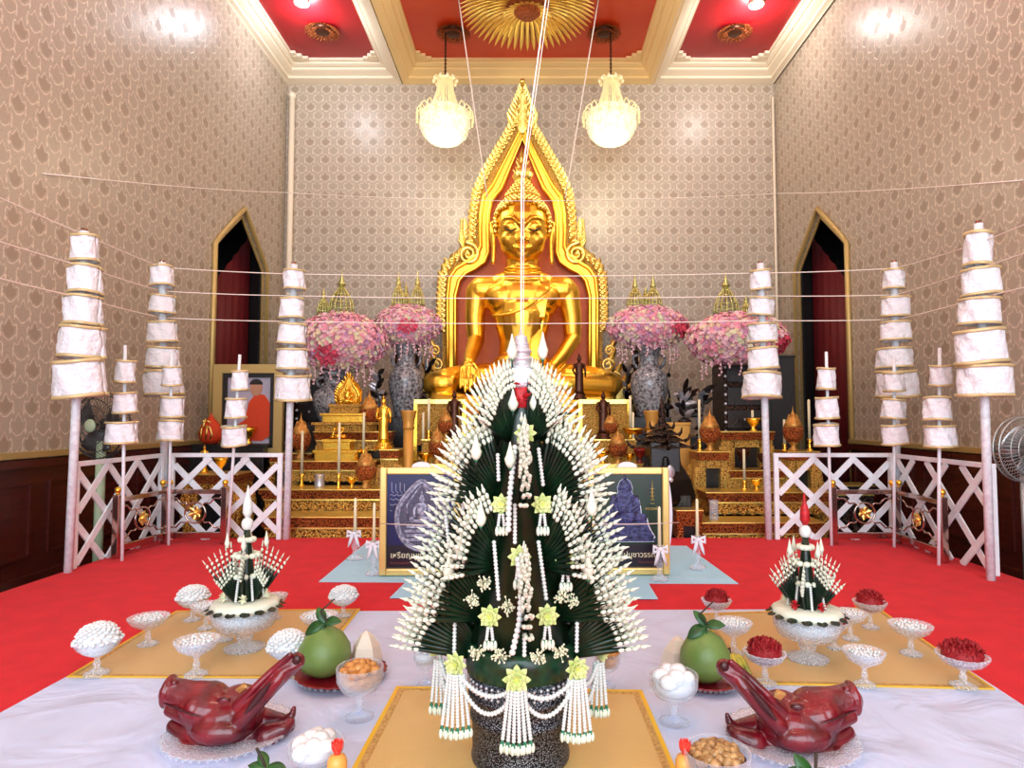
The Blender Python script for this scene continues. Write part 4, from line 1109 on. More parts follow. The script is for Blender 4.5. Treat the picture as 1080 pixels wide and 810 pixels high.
def candle(px, y0, y1, Y, label, w=3, holder=True, col='wax', grp='tall thin altar candles'):
    a = zat(px, y1, Y); h = zat(px, y0, Y).z - a.z; r = S(w, Y) / 2; t = thing('altar_candle', label, 'candle', a, 0, grp); hb = h * .22 if holder else 0
    if holder: m = MB(); m.lathe([(r * 2.4, 0), (r * 2.4, h * .01), (r * .9, h * .05), (r * 1.6, h * .1), (r * .9, h * .15), (r * 2, hb), (r * 1.2, hb)], n=12); m.build('candle_holder', 'gold_bright', t)
    m = MB(); m.lathe([(r, hb), (r * .9, h * .985), (r * .3, h)], n=10); m.build('candle', col, t); snap(t)
for a in ((318, 455, 513, 6.6, 'thin candle left of the golden tiered seats, left altar'), (357, 446, 515, 6.4, 'tall golden candle in the middle of the left altar'), (446, 436, 489, 7.25, 'pale candle between fluted column and gilt buds, left'), (452, 423, 466, 7.31, 'pale candle beside the gilded rack, left'),
          (383, 455, 505, 6.95, 'thin candle beside the lower gilt bud, left altar'), (665, 420, 466, 7.31, 'pale candle beside the gilded rack, right'), (668, 436, 489, 7.25, 'pale candle left of the right fluted column'),
          (738, 420, 474, 6.9, 'thin candle left of the gilt bud, right altar'), (785, 458, 500, 6.55, 'tall golden candle in the middle of the right altar'), (794, 436, 458, 7.45, 'short thin candle below the black cabinet'), (828, 459, 492, 6.9, 'golden candle beside the right cloth pole base'),
          (854, 420, 474, 6.9, 'golden candle in front of the right doorway')): candle(*a)
def column(px, y0, y1, w, Y, label):
    a = zat(px, y1, Y); h = zat(px, y0, Y).z - a.z; r = S(w, Y) / 2; t = thing('fluted_column', label, 'column', (a.x, a.y, ZFL), 0, 'mustard gold columns flanking the centre'); o = a.z - ZFL; H = h + o
    m = MB(); m.lathe([(r * .95, 0), (r * .95, H * .86)], n=24, fl=lambda q, z: 1 + .04 * math.cos(q * 12)); m.build('shaft', 'column_gold', t)
    m = MB(); m.lathe([(r * 1.0, H * .86), (r * 1.15, H * .87), (r * 1.0, H * .89), (r * 1.1, H * .93), (r * 1.45, H * .99), (r * 1.5, H), (0, H)], n=24, fl=lambda q, z: 1 + .05 * math.cos(q * 12)); m.build('capital', 'column_gold', t)
    m = MB(); m.lathe([(r * 1.3, 0), (r * 1.3, .05), (r, .08)], n=24); m.build('base', 'column_gold', t)
column(430.5, 433, 492, 11, 6.9, 'mustard gold column with flared capital, left of the flower tower'); column(688, 433, 492, 11.5, 6.9, 'mustard gold column with flared capital, right of the flower tower')
block(697, 728, 447, 478, 7.3, .4, 'wooden_cabinet', 'column_gold', 'plain mustard cabinet standing behind the right fluted column', 'cabinet', True)
# small golden shrine on tiers with a seated figure
def mini_figure(m, o, h, standing=False):
    def e(x, y, z, a, b, c): m.ball(o + Vector((x * h, y * h, z * h)), (a * h, b * h, c * h), 12, 8)
    if not standing:
        e(0, 0, .12, .34, .24, .11); e(-.25, -.08, .12, .14, .14, .09); e(.25, -.08, .12, .14, .14, .09)
        m.tube([o + Vector((-.25 * h, -.15 * h, .16 * h)), o + Vector((.2 * h, -.2 * h, .16 * h))], .06 * h, 8)
        e(0, 0, .40, .15, .10, .20); e(0, 0, .54, .18, .09, .08)
        m.tube([o + Vector((x * h, y * h, z * h)) for x, y, z in ((-.18, 0, .55), (-.23, 0, .38), (-.22, -.2, .18))], [.05 * h, .042 * h, .03 * h], 8)
        m.tube([o + Vector((x * h, y * h, z * h)) for x, y, z in ((.18, 0, .55), (.23, 0, .38), (.05, -.2, .22))], [.05 * h, .042 * h, .03 * h], 8)
        e(0, -.01, .72, .085, .085, .11); e(0, 0, .82, .05, .05, .06); m.lathe([(.035 * h, 0), (.02 * h, .08 * h), (0, .16 * h)], o + Vector((0, 0, .84 * h)), 8)
    else:
        m.lathe([(.13 * h, 0), (.11 * h, .1 * h), (.10 * h, .35 * h), (.11 * h, .48 * h), (.09 * h, .6 * h), (.12 * h, .72 * h), (.06 * h, .78 * h), (.035 * h, .8 * h), (.04 * h, .82 * h)], o, 14, sy=.7)
        m.tube([o + Vector((x * h, y * h, z * h)) for x, y, z in ((-.11, 0, .74), (-.15, 0, .58), (-.11, -.08, .5), (-.03, -.12, .52))], [.035 * h, .03 * h, .025 * h, .02 * h], 8)
        m.tube([o + Vector((x * h, y * h, z * h)) for x, y, z in ((.11, 0, .74), (.15, 0, .58), (.15, -.02, .42))], [.035 * h, .03 * h, .02 * h], 8)
        e(0, 0, .87, .055, .055, .075); m.lathe([(.03 * h, 0), (.015 * h, .05 * h), (0, .09 * h)], o + Vector((0, 0, .93 * h)), 8)
def shrine(px, yb, yt, w, Y, label, arch_=True, tiers=3, fig=.5, mt='gold_bright', name='golden_shrine_figure'):
    a = P(px, yb, Y); H = P(px, yt, Y).z - a.z; W_ = S(w, Y); t = thing(name, label, 'figurine', a); ht = H * (1 - fig)
    for i in range(tiers):
        z0, z1 = ht * i / tiers, ht * (i + 1) / tiers; ww = W_ * (1 - .68 * i / tiers)
        m = MB(); m.box((0, 0, z0 + (z1 - z0) * .35), (ww * .9, ww * .55, (z1 - z0) * .7)); m.box((0, 0, z1 - (z1 - z0) * .15), (ww, ww * .62, (z1 - z0) * .28)); m.build('pedestal_tier', 'gold_carved_fine' if i % 2 == 0 and tiers > 2 else mt, t, mods=BEV(.004))
    fh = (H - ht) * (.72 if arch_ else 1)
    m = MB(); mini_figure(m, Vector((0, -.01, ht)), fh); m.build('figure', mt, t)
    if arch_:
        r = W_ * .17; hh = H - ht; y = W_ * .08
        L_ = [(-r, 0), (-r * 1.05, hh * .35), (-r * .75, hh * .55), (-r * .55, hh * .62), (0, hh), (r * .55, hh * .62), (r * .75, hh * .55), (r * 1.05, hh * .35), (r, 0)]
        m = MB(); m.prism([(x, ht + z) for x, z in L_], y, y + .03); m.tube([(x, y, ht + z) for x, z in L_], .018, 6)
        for i in range(len(L_) - 1):
            for k in range(3):
                f = (k + .5) / 3; x = L_[i][0] * (1 - f) + L_[i + 1][0] * f; z = L_[i][1] * (1 - f) + L_[i + 1][1] * f
                m.leaf((x, y, ht + z), (x * 1.2, 0, .12), .06, .035, (0, -1, 0), .2, 4, .01)
        m.build('pointed_arch', mt, t)
    return snap(t)
shrine(365.5, 459, 400, 62, 7.33, 'small golden seated figure under a pointed arch on stepped pedestal, left altar', True, 3, .52)
shrine(357, 487, 443, 46, 6.9, 'golden seated figure on a tiered gilt seat below the small shrine, left altar', False, 2, .5)
def standing(px, yb, yt, Y, mt, label, base=.12):
    a = P(px, yb, Y); H = P(px, yt, Y).z - a.z; t = thing('standing_figurine', label, 'figurine', a)
    m = MB(); m.lathe([(H * .16, 0), (H * .16, H * base * .4), (H * .12, H * base * .5), (H * .15, H * base)], n=16); m.build('base', mt, t)
    m = MB(); mini_figure(m, Vector((0, 0, H * base)), H * (1 - base), True); m.build('figure', mt, t); snap(t)
standing(404, 474, 418, 6.85, 'gold_bright', 'slim golden standing figurine left of the mustard column, left altar')
standing(479, 464, 412, 7.3, 'bronze', 'dark bronze standing figurine before the golden figure, left side')
standing(636.5, 464, 413, 7.3, 'bronze', 'dark bronze standing figurine before the golden figure, right side')
standing(611, 440, 391, 7.6, 'bronze', 'small brown figurine before the golden right knee')
# small vessels along the altars
def vessel(px, yb, yt, w, Y, mt, label, name='offering_bowl', cat='bowl', prof=None):
    a = P(px, yb, Y); H = P(px, yt, Y).z - a.z; r = S(w, Y) / 2
    prof = prof or [(.5, 0), (.55, .04), (.25, .15), (.2, .3), (.6, .5), (.95, .8), (1, 1), (.9, .95), (.1, .6)]
    m = MB(); m.lathe([(x * r, z * H) for x, z in prof], n=20); return snap(solo(m, name, mt, label, cat, a))
cyl = [(.9, 0), (1, .04), (.92, .1), (.92, .9), (1, .96), (1, 1), (.85, 1), (.8, .3), (0, .3)]
vessel(337, 513, 500, 11, 6.5, 'silver', 'pale metal cup at the left of the third gilt table', 'metal_cup', 'cup', cyl)
vessel(371, 513, 503, 12, 6.5, 'gold_bright', 'little gold bowl right of the tall golden candle, left altar')
vessel(345, 485, 474, 10, 6.88, 'gold_bright', 'gold bowl left of the tiered golden seat, left altar') if False else None
for px, yb, yt, w, Y, mt, lb in ((449, 489, 478, 18, 7.2, 'gold_bright', 'bright gold footed bowl beside the left gilt bud'), (476, 489, 477, 14, 7.2, 'gold_bright', 'bright gold footed bowl right of the left gilt bud'), (669, 462, 450, 26, 7.3, 'gold_bright', 'wide shallow gold tray bowl right of the rack'),
                               (636, 489, 476, 14, 7.2, 'gold_bright', 'bright gold footed bowl left of the right gilt bud'), (675, 489, 473, 14, 7.15, 'red_lacquer', 'dark red lacquer bowl beside the right mustard column'), (664, 489, 479, 10, 7.2, 'gold_bright', 'tiny gold bowl between the right gilt bud and red bowl'),
                               (784, 495, 474, 15, 6.95, 'bronze', 'dark bronze bowl inside the right altar stands'), (795, 454, 440, 17, 7.45, 'gold_bright', 'gold footed bowl on the upper right stand'), (806, 492, 476, 14, 6.9, 'bronze', 'dark bronze cup beside the right cloth pole'), (798, 519, 508, 12, 6.5, 'gold_bright', 'little gold bowl on the second gilt step, right altar')):
    vessel(px, yb, yt, w, Y, mt, lb)
vessel(753, 546, 526, 10, 5.95, 'glass', 'clear glass jar standing beside the black spirit house', 'glass_jar', 'jar', cyl)
# framed portrait and orange bundle, dark shelf
a, b = P(222, 482, 7.3), P(298, 384, 7.3)
t = thing('framed_portrait', 'gilt framed portrait of a seated person in orange robes, left by the doorway', 'framed picture', ((a.x + b.x) / 2, 7.35, a.z)); w, h = b.x - a.x, b.z - a.z
m = MB()
for o_, wd, y in ((0, .10, 0), (.10, .05, .02)):
    x0, x1, z0, z1 = -w / 2 + o_, w / 2 - o_, o_, h - o_
    m.box((x0 + wd / 2, y, h / 2), (wd, .06, z1 - z0)); m.box((x1 - wd / 2, y, h / 2), (wd, .06, z1 - z0)); m.box((0, y, z0 + wd / 2), (x1 - x0 - 2 * wd, .06, wd)); m.box((0, y, z1 - wd / 2), (x1 - x0 - 2 * wd, .06, wd)); m.mi = 1 if not m.mi else 0
m.build('frame', ['frame_gold', 'black_wood'], t)
m = MB(); m.box((0, .02, h / 2), (w - .26, .02, h - .26)); pic = m.build('photo_print', 'photo_bg', t)
m = MB(); y = .005
m.prism([(-.22, .18), (-.25, .32), (-.10, .42), (-.06, .62), (.02, .72), (.12, .70), (.20, .58), (.24, .40), (.22, .26), (.10, .18)], y - .003, y); m.build('robe', 'orange_cloth', pic).location.x = .06
m = MB(); m.prism([(.02 + .07 * math.cos(q), .78 + .09 * math.sin(q)) for q in [2 * PI * i / 16 for i in range(16)]], y - .004, y); m.build('face', 'skin', pic).location.x = .06
m = MB(); m.prism([(.02 + .075 * math.cos(q), .82 + .065 * math.sin(q)) for q in [PI * i / 12 for i in range(13)]], y - .006, y - .0035); m.build('hair', 'hair', pic).location.x = .06
m = MB(); m.prism([(.15, .2), (.3, .2), (.33, .45), (.27, .6), (.22, .5), (.25, .35)], y - .002, y); m.build('painted_foliage', 'photo_leaf', pic).location.x = .06
block(178, 278, 470, 480, 7.2, .55, 'dark_shelf', 'black_wood', 'long black shelf under the framed portrait behind the left fence', 'shelf', True)
a = P(222, 468, 7.25); m = MB(); r = S(23, 7.2) / 2
m.lathe([(r * .6, 0), (r, r * .45), (r * 1.02, r * 1.1), (r * .8, r * 1.7), (r * .35, r * 2.2), (r * .1, r * 2.6), (0, r * 2.9)], n=24, fl=lambda q, z: 1 + .06 * math.cos(q * 6 + z * 8))
t = thing('orange_cloth_bundle', 'round orange-red cloth bundle with gold character, left of the framed portrait', 'bundle', a)
m.build('cloth', 'orange_cloth', t)
m = MB()
for pts in ([(-.0, .28), (-.02, .2), (-.08, .12)], [(.0, .26), (.06, .24)], [(.0, .2), (.05, .19), (.08, .1), (.05, .06)], [(-.04, .17), (-.05, .06)], [(.02, .19), (.01, .06)], [(-.04, .26), (.0, .24)]):
    m.tube([(x, -r * 1.03, z) for x, z in pts], .009, 5)
m.build('gold_character', 'gold_leaf', t)
# dark cabinets at both sides
def carved_cabinet(px0, px1, y0, y1, Y, d, label):
    t, w, h, d = block(px0, px1, y0, y1, Y, d, 'dark_carved_cabinet', 'dark_carved', label, 'cabinet', True)
    for i, z in enumerate((.16, .5, .84)):
        m = MB(); m.box((0, -d / 2 - .012, h - .12 - i * .28), (w * .82, .02, .22)); dd = m.build('drawer' if i else 'door', 'black_wood', t, mods=BEV(.006))
        m = MB(); m.ball((0, -d / 2 - .035, h - .12 - i * .28), .018, 8, 6); m.build('knob', 'silver', dd)
    for s in (-1, 1):
        m = MB(); [m.ball((s * w * .47, -d / 2 - .02, h - .05 - k * .11), .018, 8, 6) for k in range(9)]; m.build('pearl_inlay', 'white_satin', t)
    return t
carved_cabinet(764, 805, 383, 455, 7.75, .5, 'black carved cabinet with pearl inlay under the rightmost flower dome')
carved_cabinet(312, 342, 402, 470, 8.4, .28, 'black carved cabinet behind the left altar, under the leftmost flowers')
t, w_, h_, d_ = block(812, 838, 376, 480, 7.8, .5, 'black_speaker_box', 'black', 'plain tall black box beside the right doorway', 'speaker', True)
m = MB(); m.box((.05, -d_ / 2 - .004, h_ - .30), (.09, .008, .014)); m.build('badge', 'white_satin', t)
m = MB(); m.box((0, -d_ / 2 - .006, h_ * .6), (w_ * .85, .012, h_ * .55)); m.build('grille', 'black_wood', t)
block(286, 308, 400, 478, 8.3, .4, 'dark_screen', 'black', 'black upright screen between doorway and left altar', 'screen', True)
# black spirit house
a = P(710, 568, 5.72); b = P(710, 455, 6.3); t = thing('black_spirit_house', 'black lacquered shrine house with curved roof, right of the green poster', 'shrine', (a.x + .02, 6.25, ZFL))
def zz(y): return P(0, y, 6.25).z - ZFL
w0 = S(38, 6.25)
m = MB(); m.box((0, 0, zz(520) / 2), (w0 * 1.3, .4, zz(520))); m.build('base', 'black_wood', t, mods=BEV(.01))
m = MB(); m.lathe([(w0 * .75, zz(535)), (w0 * .95, zz(525)), (w0 * .8, zz(505)), (w0 * .55, zz(490)), (w0 * .5, zz(480))], n=4, smooth=False); m.build('skirt', 'black', t, mods=BEV(.02))
m = MB(); m.box((0, 0, (zz(497) + zz(466)) / 2), (w0 * .8, .3, zz(466) - zz(497))); m.build('house_body', 'black', t, mods=BEV(.01))
for i in range(4):
    y = 472 - i * 6.5; r_ = w0 * (.78 - .17 * i)
    m = MB(); m.lathe([(r_ * 1.1, zz(y)), (r_ * 1.05, zz(y) + .01), (r_ * .75, zz(y - 4)), (r_ * .6, zz(y - 6))], n=4, smooth=False)
    for q in range(4):
        aa = PI / 2 * q; m.tube([(r_ * math.cos(aa), r_ * math.sin(aa), zz(y)), (r_ * 1.2 * math.cos(aa), r_ * 1.2 * math.sin(aa), zz(y) + .03), (r_ * 1.25 * math.cos(aa), r_ * 1.25 * math.sin(aa), zz(y) + .08)], [.02, .014, .003], 5)
    m.build('roof_tier', 'dark_carved', t)
m = MB(); m.lathe([(.05, 0), (.03, .06), (.04, .1), (.005, .28)], (0, 0, zz(448)), 10); m.build('roof_spire', 'dark_carved', t)
m = MB(); c = Vector((.02, -w0 * .70, zz(498))); m.leaf(c + Vector((0, 0, -.04)), (0, -.1, 1), .13, .09, (0, -1, 0), .0, 8, .01); m.ball(c + Vector((0, -.01, -.05)), (.03, .01, .025), 8, 6); m.build('silver_leaf_badge', 'silver', t)
# silver-black ornamental foliage beside the vases
def sprig(px, yb, yt, Y, label, s=1, mt='silver', mb='black_wood', n_=16, spread=.5):
    rr = random.Random(int(px)); a = P(px, yb, Y); H = P(px, yt, Y).z - a.z; t = thing('ornamental_sprig', label, 'ornament', a)
    m = MB(); m.tube([(0, 0, 0), (s * .03, 0, H * .3), (-s * .02, 0, H * .65), (s * .04, 0, H)], [.02, .016, .012, .005], 6)
    m.lathe([(.08, 0), (.08, .02), (.03, .06)], n=12); m.build('stem', mb, t)
    m = MB()
    for i in range(n_):
        z = H * (.15 + .85 * i / n_); q = rr.uniform(-1, 1); d = Vector((q, rr.uniform(-.6, .2), rr.uniform(-.1, .8)))
        m.mi = i % 2; m.leaf((0, 0, z), d, spread * H * rr.uniform(.3, .6), .06, (0, -1, .1), .3, 5, .006, .1)
    m.build('metal_leaves', [mt, mb], t); z_ = t.location.z; snap(t, .2)
    if t.location.z == z_:
        m = MB(); m.lathe([(.05, ZFL - z_), (.05, ZFL - z_ + .03), (.02, ZFL - z_ + .05), (.02, -.03), (.08, -.01), (.08, 0)], n=12); m.build('stand', 'black_wood', t)
sprig(398, 440, 392, 7.7, 'dark and silver metal foliage between the left vases'); sprig(449, 440, 385, 8.95, 'silver metal foliage between the left vase and golden knee', -1)
sprig(662, 440, 385, 8.95, 'silver metal foliage between the golden knee and right vase'); sprig(704, 430, 388, 8.3, 'slim black stem with golden tip right of the right vase', 1, 'gold_leaf', 'black_wood', 4, .3)
sprig(722, 462, 430, 7.6, 'dark metal leaves spreading above the black shrine house', 1, 'silver', 'black_wood', 26, 1.2); block(728, 756, 462, 480, 7.8, .3, 'wooden_stand', 'black_wood', 'black wooden stand carrying dark metal leaves, left of the carved cabinet', 'stand', True)
sprig(741, 462, 412, 7.95, 'dark metal leaves beside the black carved cabinet', -1, 'silver', 'black_wood', 18, .6)
sprig(752, 345, 316, 8.9, 'little dark cluster above the rightmost flower dome', 1, 'silver', 'black_wood', 14, .5) if False else None
# red-cushion things seen through fences
standing(215, 499, 470, 6.5, 'gold_bright', 'tiny golden standing figurine behind the left lattice fence')
vessel(233, 499, 483, 14, 6.5, 'gold_bright', 'gold footed bowl behind the left lattice fence')
vessel(262, 470, 452, 16, 7.3, 'gold_bright', 'gold ornament bowl in front of the framed portrait')
vessel(895, 440, 428, 13, 7.6, 'gold_bright', 'round gold bowl in front of the right wall by the doorway') if False else None

# ------------------------------------------------------------------ the two framed posters
def thai(txt, size, mt, x, z, parent, y, align='LEFT'):
    c = bpy.data.curves.new('lettering', 'FONT'); c.body = txt; c.size = size; c.extrude = .001; c.align_x = align
    o = bpy.data.objects.new('lettering', c); COL.objects.link(o); c.materials.append(MAT[mt])
    dg = bpy.context.evaluated_depsgraph_get(); me = bpy.data.meshes.new_from_object(o.evaluated_get(dg)); me.materials.clear(); me.materials.append(MAT[mt])
    bpy.data.objects.remove(o); o = bpy.data.objects.new('lettering', me); COL.objects.link(o); o.parent = parent; o.location = (x, y, z); o.rotation_euler = (PI / 2, 0, 0); return o
def poster(x0, x1, yt, yb, label, kind):
    Y = F(x0, yb).y; a, b = P(x0, yb, Y), P(x1, yt, Y); w, h = b.x - a.x, b.z; t = thing('framed_poster', label, 'framed poster', ((a.x + b.x) / 2, Y, .008)); h -= .008
    fw = .045
    m = MB()
    for x in (-w / 2 + fw / 2, w / 2 - fw / 2): m.box((x, 0, h / 2), (fw, .04, h))
    for z in (fw / 2, h - fw / 2): m.box((0, 0, z), (w - 2 * fw, .04, fw))
    m.build('frame', 'poster_frame', t, mods=BEV(.008, 3))
    m = MB(); m.box((0, .012, h / 2), (w - 2 * fw + .01, .01, h - 2 * fw + .01)); pr = m.build('print', 'poster_blue' if kind else 'poster_green', t)
    m = MB(); m.box((0, .035, h * .5), (w * 1.03, .03, h * .98)); m.prism([(w * .12 * math.cos(q), h + .0 + .035 * math.sin(q)) for q in [PI * i / 12 for i in range(13)]], .02, .05)
    m.prism([(w / 2 + .03 * math.sin(PI * i / 12), h * (.15 + .8 * i / 12)) for i in range(13)] + [(w / 2 - .02, h * .95), (w / 2 - .02, h * .15)], .03, .06)
    m.build('white_backing', 'white_satin', t)
    m = MB(); m.bar((0, .05, h * .7), (0, .35, .0), .03, .02); m.build('easel_leg', 'white_satin', t)
    y = .006
    m = MB(); m.box((0, y, fw + .075), (w - 2 * fw, .002, .15)); m.build('caption_band', 'poster_navy', pr)
    if kind:      # oval medal with pointed top
        cx_, cz, rx, rz = 0.01, h * .52, w * .33, h * .30
        def oval(k): return [(cx_ + rx * k * math.cos(q), cz + rz * k * math.sin(q) + (.05 * k * max(0, math.sin(q)) ** 12)) for q in [2 * PI * i / 48 for i in range(48)]]
        m = MB(); m.prism(oval(1.0), y - .006, y); m.tube([(x, y - .008, z) for x, z in oval(.98)], .010, 6, True); m.tube([(x, y - .007, z) for x, z in oval(.86)], .005, 5, True); md = m.build('medal', 'relief', pr)
        m = MB(); m.prism(oval(.84), y - .0075, y - .006); m.build('medal_field', 'relief_dark', md)
        m = MB(); n0 = Matrix.Diagonal((1, .12, 1, 1)); m.X = Matrix.Translation((cx_, y - .008, cz - .03)) @ n0; mini_figure(m, Vector((0, 0, 0)), .22)
        for k in range(4): m.box((0, 0, -.02 - k * .028), (.20 + k * .025, .08, .018))
        for s in (-1, 1): m.tube([(s * .09, 0, 0), (s * .10, 0, .12), (s * .06, 0, .18), (0, 0, .26)] , .006, 5)
        m.build('medal_figure', 'relief', md)
        m = MB()
        for k in range(4):
            x = -w * .36 + k * .028; m.tube([(x, y, h * .86 - (k % 2) * .01), (x, y, h * .78), (x + .015, y, h * .76)], .0014, 4)
        for k, z in enumerate((.74, .70, .65, .60)):
            m.tube([(-w * .38 + q * .012, y, h * z + .006 * math.sin(q * 2.1 + k)) for q in range(11 - k * 3)], .0014, 4)
        m.build('written_characters', 'outline_white', pr)
        thai('เหรียญบูชา', .052, 'text_cream', -w * .37, .085 + fw * .6, pr, y - .002)
        thai('วัตถุมงคลรุ่นพิเศษ', .020, 'text_red', -w * .37, .05 + fw * .5, pr, y - .002)
    else:
        cx_ = -.02; cz = fw + .17; k = h / .72
        L_ = [(0, .50), (.035, .47), (.05, .42), (.045, .385), (.06, .36), (.09, .33), (.10, .27), (.105, .22), (.14, .19), (.15, .13), (.165, .09), (.19, .04), (.18, 0)]
        full_ = [(cx_ - x, cz + z * .86 * k) for x, z in reversed(L_)] + [(cx_ + x, cz + z * .86 * k) for x, z in L_[1:]]
        m = MB(); m.prism([(cx_ + (x - cx_) * 1.06, cz + (z - cz) * 1.015 - .004) for x, z in full_], y - .001, y); m.build('white_outline', 'outline_white', pr)
        m = MB(); m.prism(full_, y - .003, y - .0011); fg = m.build('figure_print', 'figure_blue', pr)
        m = MB(); m.X = Matrix.Translation((cx_, y - .004, cz + .12)) @ Matrix.Diagonal((1.15, .08, 1, 1)); mini_figure(m, Vector((0, 0, 0)), .33)
        for q in range(5): m.box((0, 0, -.012 - q * .024), (.24 + q * .03, .1, .015))
        m.build('figure_relief', 'figure_blue', fg)
        thai('หลวงพ่อ', .028, 'text_gold', w * .30, h * .60, pr, y - .002, 'CENTER')
        m = MB(); m.tube([(w * .30, y - .002, h * .88), (w * .30, y - .002, h * .70)], [.001, .006], 5)
        for q in range(5): m.tube([(w * .30 - .015, y - .002, h * (.8 - .035 * q)), (w * .30 + .015, y - .002, h * (.8 - .035 * q))], .002, 4)
        m.build('gold_spire_motif', 'text_gold', pr)
        thai('รูปบูชาวรรณะ', .050, 'text_cream', w * .39, .085 + fw * .6, pr, y - .002, 'RIGHT')
        thai('วัตถุมงคลรุ่นพิเศษ', .020, 'text_red', w * .39, .05 + fw * .5, pr, y - .002, 'RIGHT')
    return t
poster(400, 486, 493, 608, 'framed blue poster with a silver oval medal, left of the flower tower', True)
poster(620, 705, 493, 607, 'framed green poster with a blue seated figure, right of the flower tower', False)

# ------------------------------------------------------------------ glass candlesticks with candles
def candlestick(px, yb, yt, w, Y, label, bow):
    a = F(px, yb, .006); Y = a.y; H = P(px, yt, Y).z - a.z; hb = H * .47; r = S(w, Y) / 2
    t = thing('glass_candlestick', label, 'candlestick', a, 0, 'crystal candlesticks in front of the posters')
    m = MB(); m.lathe([(r, 0), (r, .01), (r * .8, .02), (r * .3, .04), (r * .22, hb * .3), (r * .42, hb * .45), (r * .2, hb * .6), (r * .3, hb * .8), (r * .5, hb * .95), (r * .5, hb), (r * .25, hb), (r * .22, hb * .9), (0, hb * .9)], n=16, fl=lambda q, z: 1 + .05 * math.cos(8 * q)); m.build('glass_stand', 'glass', t)
    m = MB(); m.lathe([(r * .22, hb * .91), (r * .17, H * .98), (r * .05, H)], n=12); m.build('candle', 'wax', t)
    m = MB()
    for s in (-1, 1):
        m.tube([(s * .01, -r * .4, hb * .9), (s * r * .75, -r * .5, hb * 1.0), (s * r * .8, -r * .5, hb * .82), (s * .01, -r * .45, hb * .88)], .012, 6)
        m.tube([(s * .01, -r * .45, hb * .88), (s * r * .45, -r * .55, hb * .62), (s * r * .7, -r * .5, hb * .45)], [.012, .012, .004], 6)
    m.ball((0, -r * .45, hb * .9), .016, 8, 6); m.build('white_bow', 'white_satin', t)
for a in ((374, 590, 525, 17, 0, 'crystal candlestick with white bow, further back left of the blue poster', 1), (394, 606, 530, 17, 0, 'crystal candlestick with white bow, at the left edge of the blue poster', 1), (736, 600, 526, 17, 0, 'crystal candlestick with white bow, right of the green poster on blue cloth', 1), (696, 612, 534, 18, 0, 'crystal candlestick standing before the green poster corner', 1)): candlestick(*a)
# ------------------------------------------------------------------ the tall flower tower in an urn
YB_ = 2.05
base = P(549, 788, YB_); base.z = .0100; base.y = YB_
def tz(y, Y=YB_): return P(550, y, Y).z - base.z
tower = thing('flower_tower', 'tall tower of dark green leaf fans, white flower garlands and lotus in a dark urn', 'floral offering', base)
def rcore(z): return .165 + (.035 - .165) * max(0, min(1, (z - .33) / (1.12 - .33)))
m = MB(); m.lathe([(.150, 0), (.152, .01), (.148, .03), (.150, .12), (.156, .125), (.156, .14), (.152, .145), (.157, .19), (.163, .195), (.163, .205), (.158, .21), (.160, .262), (.155, .262), (.1, .262)], n=48); m.build('urn', 'vat', tower)
m = MB()
for z in (.222, .238, .250):
    for i in range(48):
        a = 2 * PI * i / 48; m.ball((.161 * math.cos(a), .161 * math.sin(a), z), (.006, .006, .0055), 5, 4)
m.build('lace_band', 'silver', tower)
m = MB(); m.lathe([(.158, .262), (.168, .268), (.170, .34), (.160, .352), (.1, .355)], n=72, fl=lambda a, z: 1 + .012 * math.cos(a * 36)); m.build('leaf_collar', 'leaf_band', tower)
m = MB(); m.lathe([(.155, .35), (.14, .45), (.15, .46), (.115, .60), (.13, .61), (.09, .77), (.10, .78), (.065, .93), (.07, .94), (.04, 1.06), (.035, 1.10)], n=40, fl=lambda a, z: 1 + .02 * math.cos(a * 20)); m.build('leaf_cone', 'leaf_dark', tower)
def bez(a, b, c, t): return tuple((1 - t) ** 2 * p + 2 * t * (1 - t) * q + t * t * r for p, q, r in zip(a, b, c))
levels = [
    ((.030, .95), (.060, .97), (.055, 1.215), (.145, 1.19), (.195, 1.04), 13),
    ((.060, .80), (.085, .78), (.125, 1.045), (.27, 1.01), (.292, .80), 14),
    ((.085, .61), (.110, .59), (.185, .835), (.31, .80), (.335, .60), 13),
    ((.105, .45), (.130, .43), (.225, .685), (.34, .66), (.37, .47), 13),
    ((.125, .33), (.150, .31), (.25, .53), (.36, .50), (.39, .36), 12)]
def make_fan(L, seed):
    r0, r1, a, b, c, n_ = L; rr = random.Random(seed)
    m = MB(); mb_ = MB()
    for i in range(n_):
        t = i / (n_ - 1); tip = Vector((bez(a, b, c, t)[0], 0, bez(a, b, c, t)[1])); rt = Vector((r0[0] + (r1[0] - r0[0]) * t, 0, r0[1] + (r1[1] - r0[1]) * t))
        d = tip - rt; ln = d.length; d.normalize(); dy = rr.uniform(-.006, .006)
        side = Vector((0, 1, 0))
        p1 = rt + d * (ln * .72) + side * dy
        perp = d.cross(side)
        m.tube([rt, rt + d * ln * .35 + side * dy * .5, p1, p1 + d * .02], [.0105, .010, .0065, .003], 6)
        m.leaf(rt + side * .006, d, ln * .8, .012, (0, 1, 0), .02, 4, .002); m.leaf(rt - side * .006, d, ln * .8, .012, (0, -1, 0), .02, 4, .002)
        for k in range(4):
            q = rt + d * (ln * (.70 + .085 * k)) + side * dy
            for sgn in ((-1, 1) if k < 3 else (0,)):
                mb_.ball(q + side * sgn * .0075 + d * sgn * .004, (.0066, .0066, .0105), 6, 4, d.to_track_quat('Z', 'Y').to_matrix())
        mb_.tube([rt + d * ln * .97 + side * dy, rt + d * (ln + .011) + side * dy], [.005, .0012], 5)
    f = m.build('leaf_fan', 'leaf_dark', tower); mb_.build('bud_tips', 'bud', f); return f
